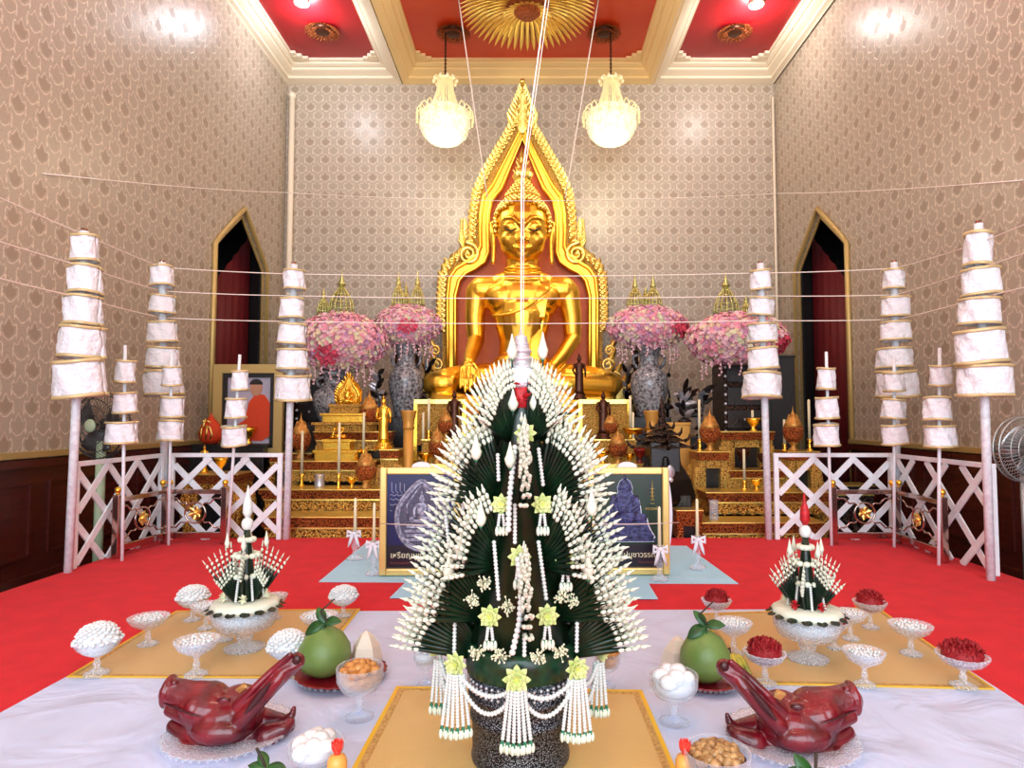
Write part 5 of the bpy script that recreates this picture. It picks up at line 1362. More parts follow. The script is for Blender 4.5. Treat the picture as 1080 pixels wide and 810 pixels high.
for li, L in enumerate(levels):
    proto = make_fan(L, li); b_ = kids(proto)[0]
    az = [-90, -90 - 38, -90 + 38, 0, 180, 45, 135] if li % 2 == 0 else [-90 + 4, -90 - 58, -90 + 58, 2, 178, 40, 140]
    if li == 0: az = az[1:]
    if li == 2: az = az[1:]
    if li == 4: az = [-90 - 76, -90 + 76, 0, 180, 45, 135]
    for k, a in enumerate(az):
        f = proto if k == 0 else proto.copy()
        if k:
            COL.objects.link(f); c = b_.copy(); COL.objects.link(c); c.parent = f
        f.parent = tower; f.rotation_euler = (0, 0, a * PI / 180)
def tp(px, py, out=.03):      # point on the tower front at a pixel
    z = tz(py) ; rc = rcore(max(.3, z)) + out
    for _ in range(3):
        Y = YB_ - rc; p = P(px, py, Y); x = p.x - base.x
        Y = YB_ - math.sqrt(max(.0004, rc * rc - min(x * x, rc * rc * .95))); p = P(px, py, Y); rc = rcore(max(.3, p.z)) + out
    return p - base
def lotus(px, py, r, out=.06):
    c = tp(px, py, out); rt = Matrix.Rotation(0, 4, 'Z')
    face = Vector((c.x * 1.6, -1, .12)).normalized(); M = Matrix.Translation(c) @ face.to_track_quat('Z', 'Y').to_matrix().to_4x4()
    m = MB(); m.X = M
    for n_, tilt, L_, w, z, ph in ((8, .15, 1.0, .55, 0, 0), (8, .55, .85, .52, .1, .4), (6, 1.1, .65, .42, .2, .1)):
        for i in range(n_):
            a = 2 * PI * i / n_ + ph; m.leaf((0, 0, z * r), (math.cos(a), math.sin(a), tilt), r * L_, r * w, (0, 0, 1), .12, 5, .0015, .15)
    o = m.build('lotus_flower', 'lotus', tower)
    m = MB(); m.X = M; m.lathe([(.12 * r, .2 * r), (.22 * r, .34 * r), (.20 * r, .38 * r), (0, .36 * r)], n=10)
    for i in range(8): a = i * PI / 4; m.ball((.26 * r * math.cos(a), .26 * r * math.sin(a), .36 * r), .05 * r, 5, 4)
    m.build('lotus_heart', 'lotus_heart', o); return c
def beads(m, pts, r, gap=1.55):
    pts = [Vector(p) for p in pts]; acc = 0; 
    for a, b in zip(pts[:-1], pts[1:]):
        L = (b - a).length; d = (b - a).normalized() if L > 0 else Vector((0, 0, 1)); R3 = d.to_track_quat('Z', 'Y').to_matrix()
        while acc < L:
            m.ball(a + d * acc, (r, r, r * .9), 7, 5, R3); acc += r * gap
        acc -= L
def strand(pts, r=.0085):
    m = MB(); beads(m, pts, r); return m.build('garland_strand', 'bead', tower)
def tassel(c, L, n_=3, sp=.016, r=.0062, cone=.02):
    m = MB(); g = MB(); w = MB()
    for i in range(n_):
        x = (i - (n_ - 1) / 2) * sp; y = -.008 * math.cos((i - (n_ - 1) / 2))
        e = c + Vector((x * 1.25, y, -L)); s = c + Vector((x * .7, y, 0))
        beads(m, [s, e], r, 1.45)
        for k in range(3):
            a = 2 * PI * k / 3; d = Vector((math.cos(a) * .25, math.sin(a) * .25, -1)); w.ball(e + Vector((.006 * math.cos(a), .006 * math.sin(a), -cone)), (.0062, .0062, .014), 6, 5); 
            g.leaf(e + Vector((0, 0, .004)), d, .024, .012, (math.cos(a), math.sin(a), 0), .1, 4, .002)
    o = m.build('tassel', 'bead', tower); g.build('green_cap', 'bud_green', o); w.build('jasmine_tip', 'bud', o); return o
for px, py, r, out in ((554, 457, .036, .05), (529, 532, .034, .05), (572, 532, .036, .05), (548, 587, .036, .06), (596, 590, .034, .07), (517, 650, .036, .06), (577, 649, .036, .06)):
    c = lotus(px, py, r, out)
    tassel(c + Vector((0, -.012, -.028)), .035, 2, .015, .0052, .012)
# urn lotuses, draped garlands and long tassels
nodes = []
for px, py, r, L, n_ in ((545, 716, .042, .135, 6), (481, 700, .038, .145, 6), (608, 705, .038, .140, 6), (464, 685, .030, .13, 4), (631, 688, .030, .13, 4)):
    c = lotus(px, py, r, .055 if n_ == 6 else .02) if n_ == 6 else (P(px, py, YB_ + .02) - base)
    if n_ == 4:
        m = MB(); s_ = 1 if px > 550 else -1
        for i in range(8):
            a = 2 * PI * i / 8; m.leaf(c, (s_ * .8 + .5 * math.cos(a), -.5 + .5 * math.sin(a), .6 * math.cos(a + 1)), .034, .02, (0, -1, 0), .2, 4, .0015)
        m.build('lotus_flower', 'lotus', tower)
    nodes.append(c)
    tassel(c + Vector((0, -.010, -.03)), L, n_, .0125, .0060)
def drape(a, b, sag, r=.0085):
    pts = []
    for i in range(17):
        t = i / 16; p = a.lerp(b, t); z = p.z - sag * 4 * t * (1 - t)
        q = Vector((p.x, p.y, 0)); rr = max(.178, q.length); q = q.normalized() * rr; pts.append((q.x, q.y, z))
    strand(pts, r)
for a, b in ((nodes[1], nodes[0]), (nodes[0], nodes[2]), (nodes[3], nodes[1]), (nodes[2], nodes[4])):
    o_ = Vector((0, 0, -.02)); drape(a + o_, b + o_, .048, .0075); drape(a + o_ + Vector((0, 0, -.01)), b + o_ + Vector((0, 0, -.01)), .088, .0075)
# hanging straight strands
for pts in ([(480, 640), (479, 690)], [(521, 572), (526, 632)], [(568, 572), (576, 632)], [(553, 645), (553, 692)], [(609, 642), (608, 690)], [(493, 490), (488, 540)], [(543, 533), (543, 575)], [(568, 474), (573, 514)], [(588, 526), (594, 566)], [(525, 480), (526, 508)], [(470, 545), (474, 580)]):
    strand([tp(px, py, .05) for px, py in pts], .0068)
for pts in ([(543, 472), (540, 500), (537, 530), (536, 562)], [(546, 590), (550, 620), (548, 655), (540, 690)]): strand([tp(px, py, .09) for px, py in pts], .0095)
# jasmine sprays
for px, py in ((503, 687), (527, 692), (568, 692), (590, 686), (536, 640), (552, 628), (592, 628), (604, 634), (498, 632), (510, 615)):
    m = MB(); c = tp(px, py, .055); rr = random.Random(px)
    for i in range(34):
        d = Vector((rr.gauss(0, 1), rr.gauss(-.6, .6), rr.gauss(0, .9))).normalized(); L_ = rr.uniform(.012, .024) * (1.5 if i % 9 == 0 else 1)
        m.tube([c, c + d * L_], [.0012, .001], 3); m.ball(c + d * L_, .0034, 5, 4)
    m.build('jasmine_spray', 'jasmine', tower)
# tall white buds with green bases
for px, y0, y1 in ((540, 352, 380), (572.5, 350, 380), (541, 410, 434), (564, 408, 434), (502, 458, 486), (538, 466, 494), (507, 528, 556), (624, 515, 545), (620, 580, 612), (473, 585, 612), (486, 560, 590)):
    Yq = YB_ - .06 if y1 < 440 else YB_ - .17
    a, b = P(px, y1, Yq) - base, P(px, y0, Yq) - base; h = b.z - a.z
    m = MB(); m.lathe([(.004, h * .0), (.013, h * .15), (.017, h * .35), (.012, h * .5), (.010, h * .6), (.006, h * .75), (.0015, h)], a, 10); o = m.build('tall_bud', 'bud', tower)
    m = MB()
    for i in range(5): q = 2 * PI * i / 5; m.leaf(a + Vector((.004 * math.cos(q), .004 * math.sin(q), -.002)), (math.cos(q) * .35, math.sin(q) * .35, 1), h * .42, .014, (math.cos(q), math.sin(q), 0), -.2, 4, .0015)
    m.build('green_sepal', 'bud_green', o)
    m = MB(); m.tube([a + Vector((0, 0, .003)), a + Vector((0, .03, -.05))], .003, 5); m.build('pin', 'leaf_dark', o)
# red flowers, silver stepped top
m = MB(); rr = random.Random(3)
for i in range(46):
    a = rr.uniform(0, 2 * PI); z = rr.uniform(1.06, 1.15); q = .042; c = Vector((q * math.cos(a), q * math.sin(a), z))
    m.leaf(c, (math.cos(a), math.sin(a), rr.uniform(-.6, .8)), .024, .02, (0, 0, 1), .3, 3, .002)
m.lathe([(.038, 1.06), (.043, 1.10), (.040, 1.16)], n=16); m.build('red_flower_band', 'red_flower', tower)
s = 1 / 680 * 2.05
m = MB()
za = tz(407); prof = [(.038, za - .01), (.046, za)]
for (y, r) in ((402, .045), (398, .046), (390, .045), (386, .046), (385, .038), (381, .035), (380, .040), (377, .039), (376, .030), (373, .030), (372, .034), (369, .033), (368, .026), (365, .027), (364, .023), (361, .024), (360, .020), (357, .021), (355, .019), (353, .006), (346, .003)): prof.append((r, tz(y)))
m.lathe(prof, n=24); m.build('silver_top', 'silver', tower)
m = MB(); m.lathe([(.044, tz(405)), (.048, tz(404)), (.048, tz(391)), (.045, tz(389))], n=60, fl=lambda a, z: 1 + .03 * math.cos(a * 20)); m.build('fluted_band', 'white_satin', tower)
m = MB()
for y, r in ((401, .0465), (388, .0465), (379, .0405), (371, .0345), (363.5, .0245)): m.lathe([(r, tz(y) - .0025), (r + .0025, tz(y)), (r, tz(y) + .0025)], n=24)
m.build('silver_rings', 'silver', tower)
# ------------------------------------------------------------------ crystal dishes
rf = random.Random(11)
def goblet_mesh(h, r, style=0):
    if style == 0:      # wide footed dish
        return [(0, .0), (r * .52, .0), (r * .54, h * .05), (r * .30, h * .12), (r * .13, h * .2), (r * .17, h * .3), (r * .11, h * .42), (r * .15, h * .52), (r * .45, h * .62), (r * .8, h * .75), (r, h * .96), (r * 1.0, h), (r * .94, h), (r * .74, h * .80), (r * .4, h * .69), (0, h * .66)]
    return [(0, .0), (r * .60, .0), (r * .62, h * .03), (r * .35, h * .09), (r * .12, h * .16), (r * .16, h * .26), (r * .10, h * .34), (r * .30, h * .42), (r * .75, h * .55), (r * .98, h * .74), (r, h * .98), (r * .97, h), (r * .93, h * .98), (r * .9, h * .75), (r * .68, h * .59), (0, h * .5)]
def fillmesh(m, kind, r, h, z0):
    rr = random.Random(int(r * 1e5) + int(h * 1e4))
    if kind == 'popcorn':
        m.ball((0, 0, z0), (r * .88, r * .88, h * .46), 14, 8)
        for i in range(110):
            a = i * 2.4; q = math.sqrt(i / 90); x, y = q * math.cos(a), q * math.sin(a); z = z0 + h * .46 * math.sqrt(max(0, 1 - q * q)) + .002
            m.ball((x * r * .9, y * r * .9, z), (r * rr.uniform(.09, .14), r * rr.uniform(.09, .14), r * rr.uniform(.06, .12)), 6, 4)
    elif kind == 'petals':
        m.ball((0, 0, z0), (r * .8, r * .8, h * .38), 14, 8)
        for i in range(130):
            a = i * 2.4; q = math.sqrt(i / 130); x, y = q * math.cos(a), q * math.sin(a); z = z0 + h * .38 * math.sqrt(max(0, 1 - q * q))
            m.leaf((x * r * .82, y * r * .82, z), (rr.uniform(-1, 1), rr.uniform(-1, 1), rr.uniform(.1, 1.2)), r * .2, r * .16, (0, 0, 1), .4, 3, .001)
    elif kind == 'crumbs':
        m.lathe([(0, z0 - h * .12), (r * .5, z0 - h * .06), (r * .7, z0 + h * .04), (0, z0 + h * .07)], n=14)
        for i in range(50):
            a = i * 2.4; q = math.sqrt(i / 50); m.ball((q * r * .72 * math.cos(a), q * r * .72 * math.sin(a), z0 + h * (.06 + .02 * (i % 3))), r * rr.uniform(.06, .1), 5, 4)
def dish(px, yt, yb, w, fill, label, style=0, group=None, name='crystal_dish', z=.0100):
    a = F(px, yb, z); Y = a.y; a.z = z; h = P(px, yt, Y).z - z; r = S(w, Y) / 2
    t = thing(name, label, 'crystal dish', a, 0, group); n_ = 32
    m = MB(); m.lathe(goblet_mesh(h, r, style), n=n_, fl=(lambda q, zz: 1 + (.035 * math.cos(q * 16) if zz > h * .6 else 0)) if style == 0 else None)
    m.build('glass_body', 'glass' if style == 0 else 'glass_clear', t)
    if style == 0:
        m = MB()
        for i in range(26):
            q = 2 * PI * i / 26; m.ball((r * 1.0 * math.cos(q), r * 1.0 * math.sin(q), h * .985), r * .055, 5, 4)
        m.build('beaded_rim', 'glass_clear', t)
    if fill:
        m = MB(); fillmesh(m, fill, r, h, h * .97 if fill != 'crumbs' else h * .88)
        m.build({'popcorn': 'puffed_rice', 'petals': 'petal_heap', 'crumbs': 'white_crumbs'}[fill], {'popcorn': 'popcorn', 'petals': 'red_petals', 'crumbs': 'popcorn'}[fill], t)
    return t
G = 'crystal dishes on the left gold mat'
zm_ = .0100
dish(102, 674, 711, 44, 'popcorn', 'crystal dish heaped with white flowers at the front left corner of the left mat', group=G)
dish(156, 650, 680, 38, 'crumbs', 'low-filled crystal dish on the left edge of the left mat', group=G)
dish(207, 674, 712, 43, 'crumbs', 'low-filled crystal dish at the front middle of the left mat', group=G)
dish(203, 629, 654, 33, 'popcorn', 'crystal dish heaped with white flowers at the back of the left mat', group=G)
dish(217, 637, 663, 30, 'crumbs', 'low-filled crystal dish just left of the small flower arrangement, back', group=G)
dish(237, 648, 675, 32, 'crumbs', 'low-filled crystal dish directly against the left compote stem', group=G)
dish(303, 680, 712, 42, 'popcorn', 'crystal dish heaped with white flowers behind the ear of the left pig head', group=G)
dish(336, 648, 676, 37, 'crumbs', 'low-filled crystal dish at the right edge of the left mat', group=G)
dish(362, 628, 650, 30, 'popcorn', 'crystal dish heaped with white flowers at the back right corner of the left mat', group=G)
dish(290, 627, 652, 24, 'crumbs', 'small crystal dish behind the right side of the left compote', group=G)
G = 'crystal dishes on the right gold mat'
dish(756, 632, 657, 30, 'petals', 'crystal dish of red petals at the back left corner of the right mat', group=G)
dish(774, 655, 690, 37, 'crumbs', 'low-filled crystal dish behind the front red-petal dish, left edge of right mat', group=G)
dish(807, 687, 721, 42, 'petals', 'crystal dish of red petals behind the ear of the right pig head', group=G)
dish(880, 655, 684, 28, 'petals', 'crystal dish of red petals half hidden behind the right compote', group=G)
dish(897, 645, 674, 33, 'crumbs', 'low-filled crystal dish right of the compote, back of the right mat', group=G)
dish(918, 634, 662, 32, 'petals', 'crystal dish of red petals at the back right corner of the right mat', group=G)
dish(912, 686, 723, 40, 'crumbs', 'low-filled crystal dish at the front middle of the right mat', group=G)
dish(961, 658, 690, 41, 'crumbs', 'low-filled crystal dish on the right edge of the right mat', group=G)
dish(1016, 690, 724, 48, 'petals', 'crystal dish of red petals at the front right corner of the right mat', group=G)
# two large compotes with small leaf arrangements
def compote(px, yt, yb, w, label, lab2, red):
    a = F(px, yb, zm_); Y = a.y; h = P(px, yt, Y).z - zm_; r = S(w, Y) / 2
    t = thing('large_crystal_compote', label, 'crystal dish', a)
    m = MB(); m.lathe([(0, 0), (r * .6, 0), (r * .62, h * .05), (r * .3, h * .14), (r * .2, h * .2), (r * .28, h * .3), (r * .2, h * .38), (r * .5, h * .44), (r * .85, h * .55), (r * .98, h * .75), (r * 1.0, h), (r * .94, h), (r * .9, h * .74), (r * .75, h * .6), (0, h * .5)], n=48, fl=lambda q, z: 1 + .02 * math.cos(q * 24)); m.build('glass_body', 'glass', t)
    m = MB(); m.lathe([(0, h * .55), (r * .7, h * .64), (r * .86, h * .8), (r * .86, h * .9), (0, h * .9)], n=24); m.build('white_filling', 'popcorn', t)
    c = Vector((a.x, a.y, a.z + h)); s_ = Y / FPX
    b = thing('small_flower_arrangement', lab2, 'floral offering', c + Vector((0, 0, .001)))
    m = MB(); m.lathe([(0, -.004), (r * 1.02, .0), (r * 1.04, .02), (r * .95, .035), (0, .035)], n=36, fl=lambda q, z: 1 + .03 * math.cos(q * 12)); m.build('white_base_ring', 'bud', b)
    m = MB()
    for i in range(16):
        q = 2 * PI * i / 16; d = Vector((math.cos(q), math.sin(q), -.9)); m.leaf((r * 1.0 * math.cos(q), r * 1.0 * math.sin(q), .018), d, .035, .045, (math.cos(q), math.sin(q), .5), .3, 4, .002)
    m.build('leaf_skirt', 'leaf_dark', b)
    def hh(px_): return px_ * s_
    m = MB(); m.lathe([(hh(11), .03), (hh(8), hh(30)), (hh(5), hh(62)), (hh(3), hh(80))], n=20); m.build('leaf_column', 'leaf_dark', b)
    for z_, rr_ in ((34, 13), (54, 11), (70, 6)):
        m = MB(); 
        for i in range(10): q = 2 * PI * i / 10; m.ball((hh(rr_) * math.cos(q), hh(rr_) * math.sin(q), hh(z_)), (hh(4), hh(4), hh(3)), 6, 5)
        m.build('white_flower_ring', 'bud', b)
    m = MB(); m.ball((0, 0, hh(86)), (hh(6), hh(6), hh(7)), 12, 8); m.build('round_bud', 'bead', b)
    m = MB(); m.lathe([(hh(2), hh(92)), (hh(5), hh(98)), (hh(4.5), hh(108)), (hh(2), hh(116)), (hh(.4), hh(126))], n=12); m.build('pointed_bud', 'red_flower' if red else 'bead', b)
    for i in range(8):
        q = 2 * PI * i / 8 + .25; big = i % 2 == 0; M = Matrix.Rotation(q, 4, 'Z')
        m = MB(); m.X = M; mb_ = MB(); mb_.X = M
        for k in range(6):
            t_ = k / 5; rt = Vector((hh(12), 0, .035)); tip = Vector((hh(15 + 24 * t_ * (1 if big else .8)), 0, hh((62 if big else 50) - 16 * t_)))
            d = tip - rt; m.tube([rt, rt + d * .5, rt + d * .9], [.006, .005, .002], 5); m.leaf(rt, d, d.length * .85, .016, (0, 1, 0), .03, 3, .002)
            for j in range(3): mb_.ball(rt + d * (.72 + .11 * j), (.0065, .0065, .009), 5, 4)
            mb_.tube([rt + d, rt + d * 1.12], [.004, .001], 4)
        if big: mb_.lathe([(.006, 0), (.012, .02), (.007, .04), (.001, .07)], (hh(19), 0, hh(62)), 8)
        f = m.build('leaf_fan', 'leaf_dark', b); mb_.build('bud_tips', 'bud', f)
    for i in range(7):
        q = 2 * PI * i / 7 + .1; m = MB(); x, y = hh(17) * math.cos(q), hh(17) * math.sin(q)
        beads(m, [(x * .8, y * .8, hh(34)), (x * 1.1, y * 1.1, .04)], .0065); m.build('garland_strand', 'bead', b)
    for i in range(5):
        q = 2 * PI * i / 5 - PI / 2 + .3; m = MB(); c_ = Vector((hh(20) * math.cos(q), hh(20) * math.sin(q), hh(14)))
        for k in range(7): aa = 2 * PI * k / 7; m.leaf(c_, (math.cos(aa) + math.cos(q), math.sin(q) + .2, math.sin(aa)), .026, .018, (0, 0, 1), .2, 3, .002)
        m.build('small_flower', 'red_flower' if red and i in (0, 1, 4) else 'jasmine', b)
compote(258, 641, 684, 64, 'large crystal compote on the left mat carrying a small flower arrangement', 'small leaf and white bud arrangement standing in the left compote', False)
compote(852, 649, 695, 66, 'large crystal compote on the right mat carrying a small flower arrangement', 'small leaf arrangement with red flowers standing in the right compote', True)

# ------------------------------------------------------------------ sweets in stemmed glasses
zc_ = .0055
def sweets(px, yt, yb, w, mt, label, kind, n_=16, br=.26):
    t = dish(px, yt, yb, w, None, label, 1, 'stemmed glasses of sweets on the white cloth', 'stemmed_glass', zc_)
    Y = t.location.y; h = P(px, yt, Y).z - zc_; r = S(w, Y) / 2; rr = random.Random(px)
    m = MB()
    m.lathe([(0, h * .52), (r * .6, h * .60), (r * .86, h * .75), (r * .87, h * .85), (0, h * .85)], n=16); m.build('sweet_base', 'syrup' if kind == 'bean' else mt, t)
    for i in range(n_):
        a = i * 2.4; q = math.sqrt((i + .3) / n_) * .72; z = h * (.86 + .20 * (1 - q)) 
        m = MB(); m.ball((q * r * math.cos(a), q * r * math.sin(a), z), (r * br * rr.uniform(.8, 1.1), r * br * rr.uniform(.8, 1.1), r * br * .8), 8, 6); m.build({'ball': 'coconut_ball', 'bean': 'bean', 'brown': 'golden_sweet'}[kind], mt, t)
    return t
sweets(379, 702, 757, 48, 'brown_sweet', 'stemmed glass of golden brown sweets in front of the left green fruit', 'brown')
sweets(333, 782, 822, 56, 'popcorn', 'glass of white coconut balls beside the left pig head', 'ball', 8, .4)
sweets(711, 710, 762, 50, 'popcorn', 'stemmed glass of white coconut balls left of the right green fruit', 'ball', 8, .4)
sweets(757, 790, 850, 68, 'bean', 'large glass bowl of brown beans in syrup at the bottom edge', 'bean', 34, .19)
sweets(449, 683, 722, 27, 'popcorn', 'pale stemmed glass behind the left side of the flower tower', 'ball', 6, .35)
sweets(641, 688, 724, 27, 'brown_sweet', 'stemmed glass of red-brown sweets behind the right side of the flower tower', 'brown', 10, .3)

# ------------------------------------------------------------------ fruit trays
def tray(px, py, w, label, mt='plate_red'):
    a = F(px, py, zc_); r = S(w, a.y) / 2; t = thing('glass_tray', label, 'tray', a)
    m = MB(); m.lathe([(0, .002), (r * .62, 0), (r * .66, .01), (r * .98, .030), (r, .034), (r * .96, .034), (r * .64, .014), (0, .012)], n=48, fl=lambda q, z: 1 + .015 * math.cos(24 * q)); m.build('tray_body', mt, t)
    m = MB()
    for i in range(44): q = 2 * PI * i / 44; m.ball((r * .97 * math.cos(q), r * .97 * math.sin(q), .027), (.007, .007, .006), 6, 4)
    m.build('beaded_edge', 'glass_clear', t); return a, r
def pomelo(px, py, w, h, Y, label, lean=0):
    a = P(px, py, Y); r = S(w, Y) / 2; H = S(h, Y)
    t = thing('green_pomelo', label, 'fruit', (a.x, a.y, zc_ + .0125))
    m = MB(); m.lathe([(0, 0), (r * .4, H * .02), (r * .85, H * .18), (r, H * .38), (r * .95, H * .58), (r * .7, H * .8), (r * .35, H * .93), (r * .1, H * .97), (0, H * .96)], n=32); m.build('fruit_body', 'pomelo', t)
    m = MB(); m.tube([(0, 0, H * .95), (.01, -.01, H * 1.08), (-lean * .02, 0, H * 1.25), (lean * .035, 0, H * 1.5)], [.006, .005, .004, .003], 6); m.build('twig', 'twig', t)
    for d, L_, s_ in (((-.9, -.3, -.35), .085, .05), ((-.8, -.5, -.9), .085, .05), ((.8, -.3, .25), .075, .045), ((-.4, .2, .7), .07, .04)):
        m = MB(); m.leaf((0, -.01, H * 1.05), (d[0] * lean, d[1], d[2]), L_, s_, (0, -.6, .7), -.25, 8, .0012, .12); m.build('leaf', 'leaf_green', t)
    return t
a, r = tray(360, 716, 92, 'red glass tray under the left green pomelo')
pomelo(342, 715, 54, 52, a.y + .0, 'green pomelo with leafy twig on the left red tray', 1)
a2, r2 = tray(745, 722, 72, 'red glass tray under the right green pomelo')
pomelo(744, 722, 52, 54, a2.y + .0, 'green pomelo with leafy twig on the right red tray', 1)
for px, py, w, h, lb in ((386, 706, 30, 38, 'pale wrapped cone of sticky rice behind the glass of golden sweets'), (715, 708, 30, 36, 'pale wrapped cone behind the right glass of coconut balls')):
    q = F(px, py, zc_); W_, H_ = S(w, q.y), S(h, q.y)
    if px < 500: q = Vector((P(px, 700, a.y + .075).x, a.y + .075, 0))
    q.z = zc_ + (.013 if px < 500 else .001)
    m = MB(); m.lathe([(W_ * .52, 0), (W_ * .56, H_ * .25), (W_ * .45, H_ * .6), (W_ * .2, H_ * .9), (0, H_)], n=5, smooth=False); solo(m, 'wrapped_rice_cone', 'leafwrap', lb, 'wrapped food', q, mods=BEV(.01, 3), rz=.4)
q = Vector((P(772, 700, a2.y + .06).x, a2.y + .055, zc_ + .036))
t = thing('small_banana_hand', 'small bunch of yellow-green bananas beside the right pomelo', 'fruit', q)
for i in range(6):
    m = MB(); x = (i - 2.5) * .014; m.tube([(x * .4, .03, .05), (x, .015, .045), (x * 1.3, -.01, .03), (x * 1.6, -.035, .0), (x * 1.7, -.045, -.005)], [.005, .010, .011, .008, .003], 8); m.build('banana', 'banana', t)
m = MB(); m.tube([(0, .03, .045), (0, .045, .07)], .008, 6); m.build('stalk', 'twig', t)

# ------------------------------------------------------------------ the two red roasted pig heads
def pig(mirror, label, tlabel, gx, dy, sc_=1.0):
    Yp = F(240, 800 + dy, 0).y + .10
    def q(px, py, Y=0): 
        x = px if not mirror else gx - px
        return P(x, py + dy, Yp + Y)
    u = Yp / FPX * sc_
    ctr = q(242, 790); tz_ = zc_
    t0 = thing('glass_tray', tlabel, 'tray', (ctr.x, Yp + .0, zc_)); R_ = u * 63
    m = MB(); m.lathe([(0, .002), (R_ * .62, 0), (R_ * .66, .008), (R_ * .98, .024), (R_, .028), (R_ * .96, .028), (R_ * .64, .012), (0, .010)], n=48, fl=lambda a, z: 1 + .02 * math.cos(24 * a)); m.build('tray_body', 'glass', t0)
    m = MB()
    for i in range(48): a = 2 * PI * i / 48; m.ball((R_ * .98 * math.cos(a), R_ * .98 * math.sin(a), .022), (.006, .006, .005), 6, 4)
    m.build('beaded_edge', 'glass_clear', t0)
    t = thing('roasted_pig_head', label, 'pig head', (ctr.x, Yp, zc_ + .012))
    m = MB()
    def E(px, py, rx, ry, rz, Y=0, tilt=0): m.ball(q(px, py, Y), (rx * u, ry * u, rz * u), 18, 12, Matrix.Rotation(tilt * (-1 if mirror else 1), 3, 'Y'))
    def T_(pts):
        ps = [q(a, b, d) for a, b, d, r in pts]; rs = [r * u for *_, r in pts]; Q = []; RR = []
        for i in range(len(ps) - 1):
            for k in range(5): Q.append(ps[i].lerp(ps[i + 1], k / 5)); RR.append(rs[i] + (rs[i + 1] - rs[i]) * k / 5)
        Q.append(ps[-1]); RR.append(rs[-1]); m.tube(Q, RR, 14); m.ball(Q[0], RR[0], 12, 8); m.ball(Q[-1], RR[-1], 12, 8)
    E(238, 760, 38, 34, 26, .0, -.1); E(222, 752, 34, 26, 22, -.01, .2); E(252, 748, 24, 26, 20, .02)
    T_([(222, 745, 0, 21), (200, 741, 0, 18), (184, 735, 0, 15)]); E(178, 733, 6, 15, 17, 0, .15); T_([(184, 724, -.02, 4), (183, 722, .02, 4)])
    T_([(245, 780, -.01, 19), (215, 781, -.02, 15), (192, 776, -.01, 10), (184, 770, 0, 8)])
    E(214, 788, 26, 18, 9, -.03, .15); E(228, 776, 26, 12, 12, -.085)
    T_([(178, 754, -.04, 5), (196, 762, -.06, 6), (214, 767, -.07, 6)])        # lip folds
    E(236, 742, 7, 4, 4, -.078)                                              # eye bulge
    # ear standing up, rolled
    T_([(243, 772, -.065, 8), (258, 760, -.075, 8), (276, 741, -.07, 7), (292, 722, -.06, 6), (299, 712, -.05, 5)])
    T_([(248, 757, -.04, 12), (268, 742, -.035, 12.5), (286, 724, -.03, 11), (302, 709, -.03, 10), (313, 701, -.03, 8.5)])
    T_([(250, 748, -.06, 4), (268, 730, -.065, 4), (288, 711, -.05, 4), (306, 695, -.05, 3)]); T_([(299, 712, -.05, 5), (308, 708, -.05, 4), (317, 703, -.045, 3)])
    E(230, 744, 30, 14, 7, .0, .2); E(205, 752, 10, 10, 12, -.055)
    # back of the head with the second ear curling up
    E(276, 774, 34, 30, 15, .05); T_([(268, 762, .05, 14), (290, 764, .03, 9), (302, 764, .02, 6), (308, 758, .02, 4), (310, 751, .02, 2.5)])
    T_([(282, 780, -.03, 12), (300, 772, -.02, 8), (306, 766, -.01, 5)]); E(250, 792, 44, 30, 8, .0)
    m.build('head', 'pig', t, True, mods=[('REMESH', dict(mode='VOXEL', voxel_size=.0034, use_smooth_shade=True)), ('SMOOTH', dict(factor=.5, iterations=3))])
    m = MB()
    a_, b_ = q(258, 757, -.108), q(287, 722, -.092); m.leaf(a_, b_ - a_, (b_ - a_).length, .022, (0, -1, 0), .05, 6, .004); m.build('ear_hollow', 'pig_dark', t, True)
    m = MB(); m.ball(q(313, 700, -.052), (.015, .010, .017), 12, 8); m.build('ear_opening', 'pig_dark', t, True)
    m = MB(); m.tube([q(170, 744, -.035), q(184, 750, -.06), q(200, 757, -.095), q(212, 760, -.103)], [.002, .0035, .0035, .001], 6); m.build('mouth_line', 'pig_dark', t, True)
    m = MB(); m.tube([q(229, 743, -.108), q(236, 740, -.112), q(243, 743, -.108)], .0022, 5); m.build('eye_line', 'pig_dark', t, True)
    m = MB(); c = q(257, 728, -.055); n0 = 6
    m.add([c + Vector((x, y, z)) for x, y, z in ((-.018, -.02, -.004), (.0, -.028, -.010), (.018, -.022, .004), (.0, .0, .008), (-.017, -.016, 0), (0, -.024, -.006), (.019, -.018, .008), (0, .004, .012))], [(0, 1, 2, 3), (7, 6, 5, 4), (0, 4, 5, 1), (1, 5, 6, 2), (2, 6, 7, 3), (3, 7, 4, 0)]); m.build('gold_leaf_patch', 'gold_foil', t, True)
    m = MB()
    for s_ in (-1, 1): m.ball(q(172, 735, s_ * .015 - .01), (.004, .005, .006), 8, 6)
    m.build('nostril', 'pig_dark', t, True)
pig(False, 'dark red roasted pig head with snout towards the left edge', 'glass tray under the left dark red pig head', 0, -4)
pig(True, 'dark red roasted pig head with snout towards the right edge', 'glass tray under the right dark red pig head', 1077, 3, 1.04)
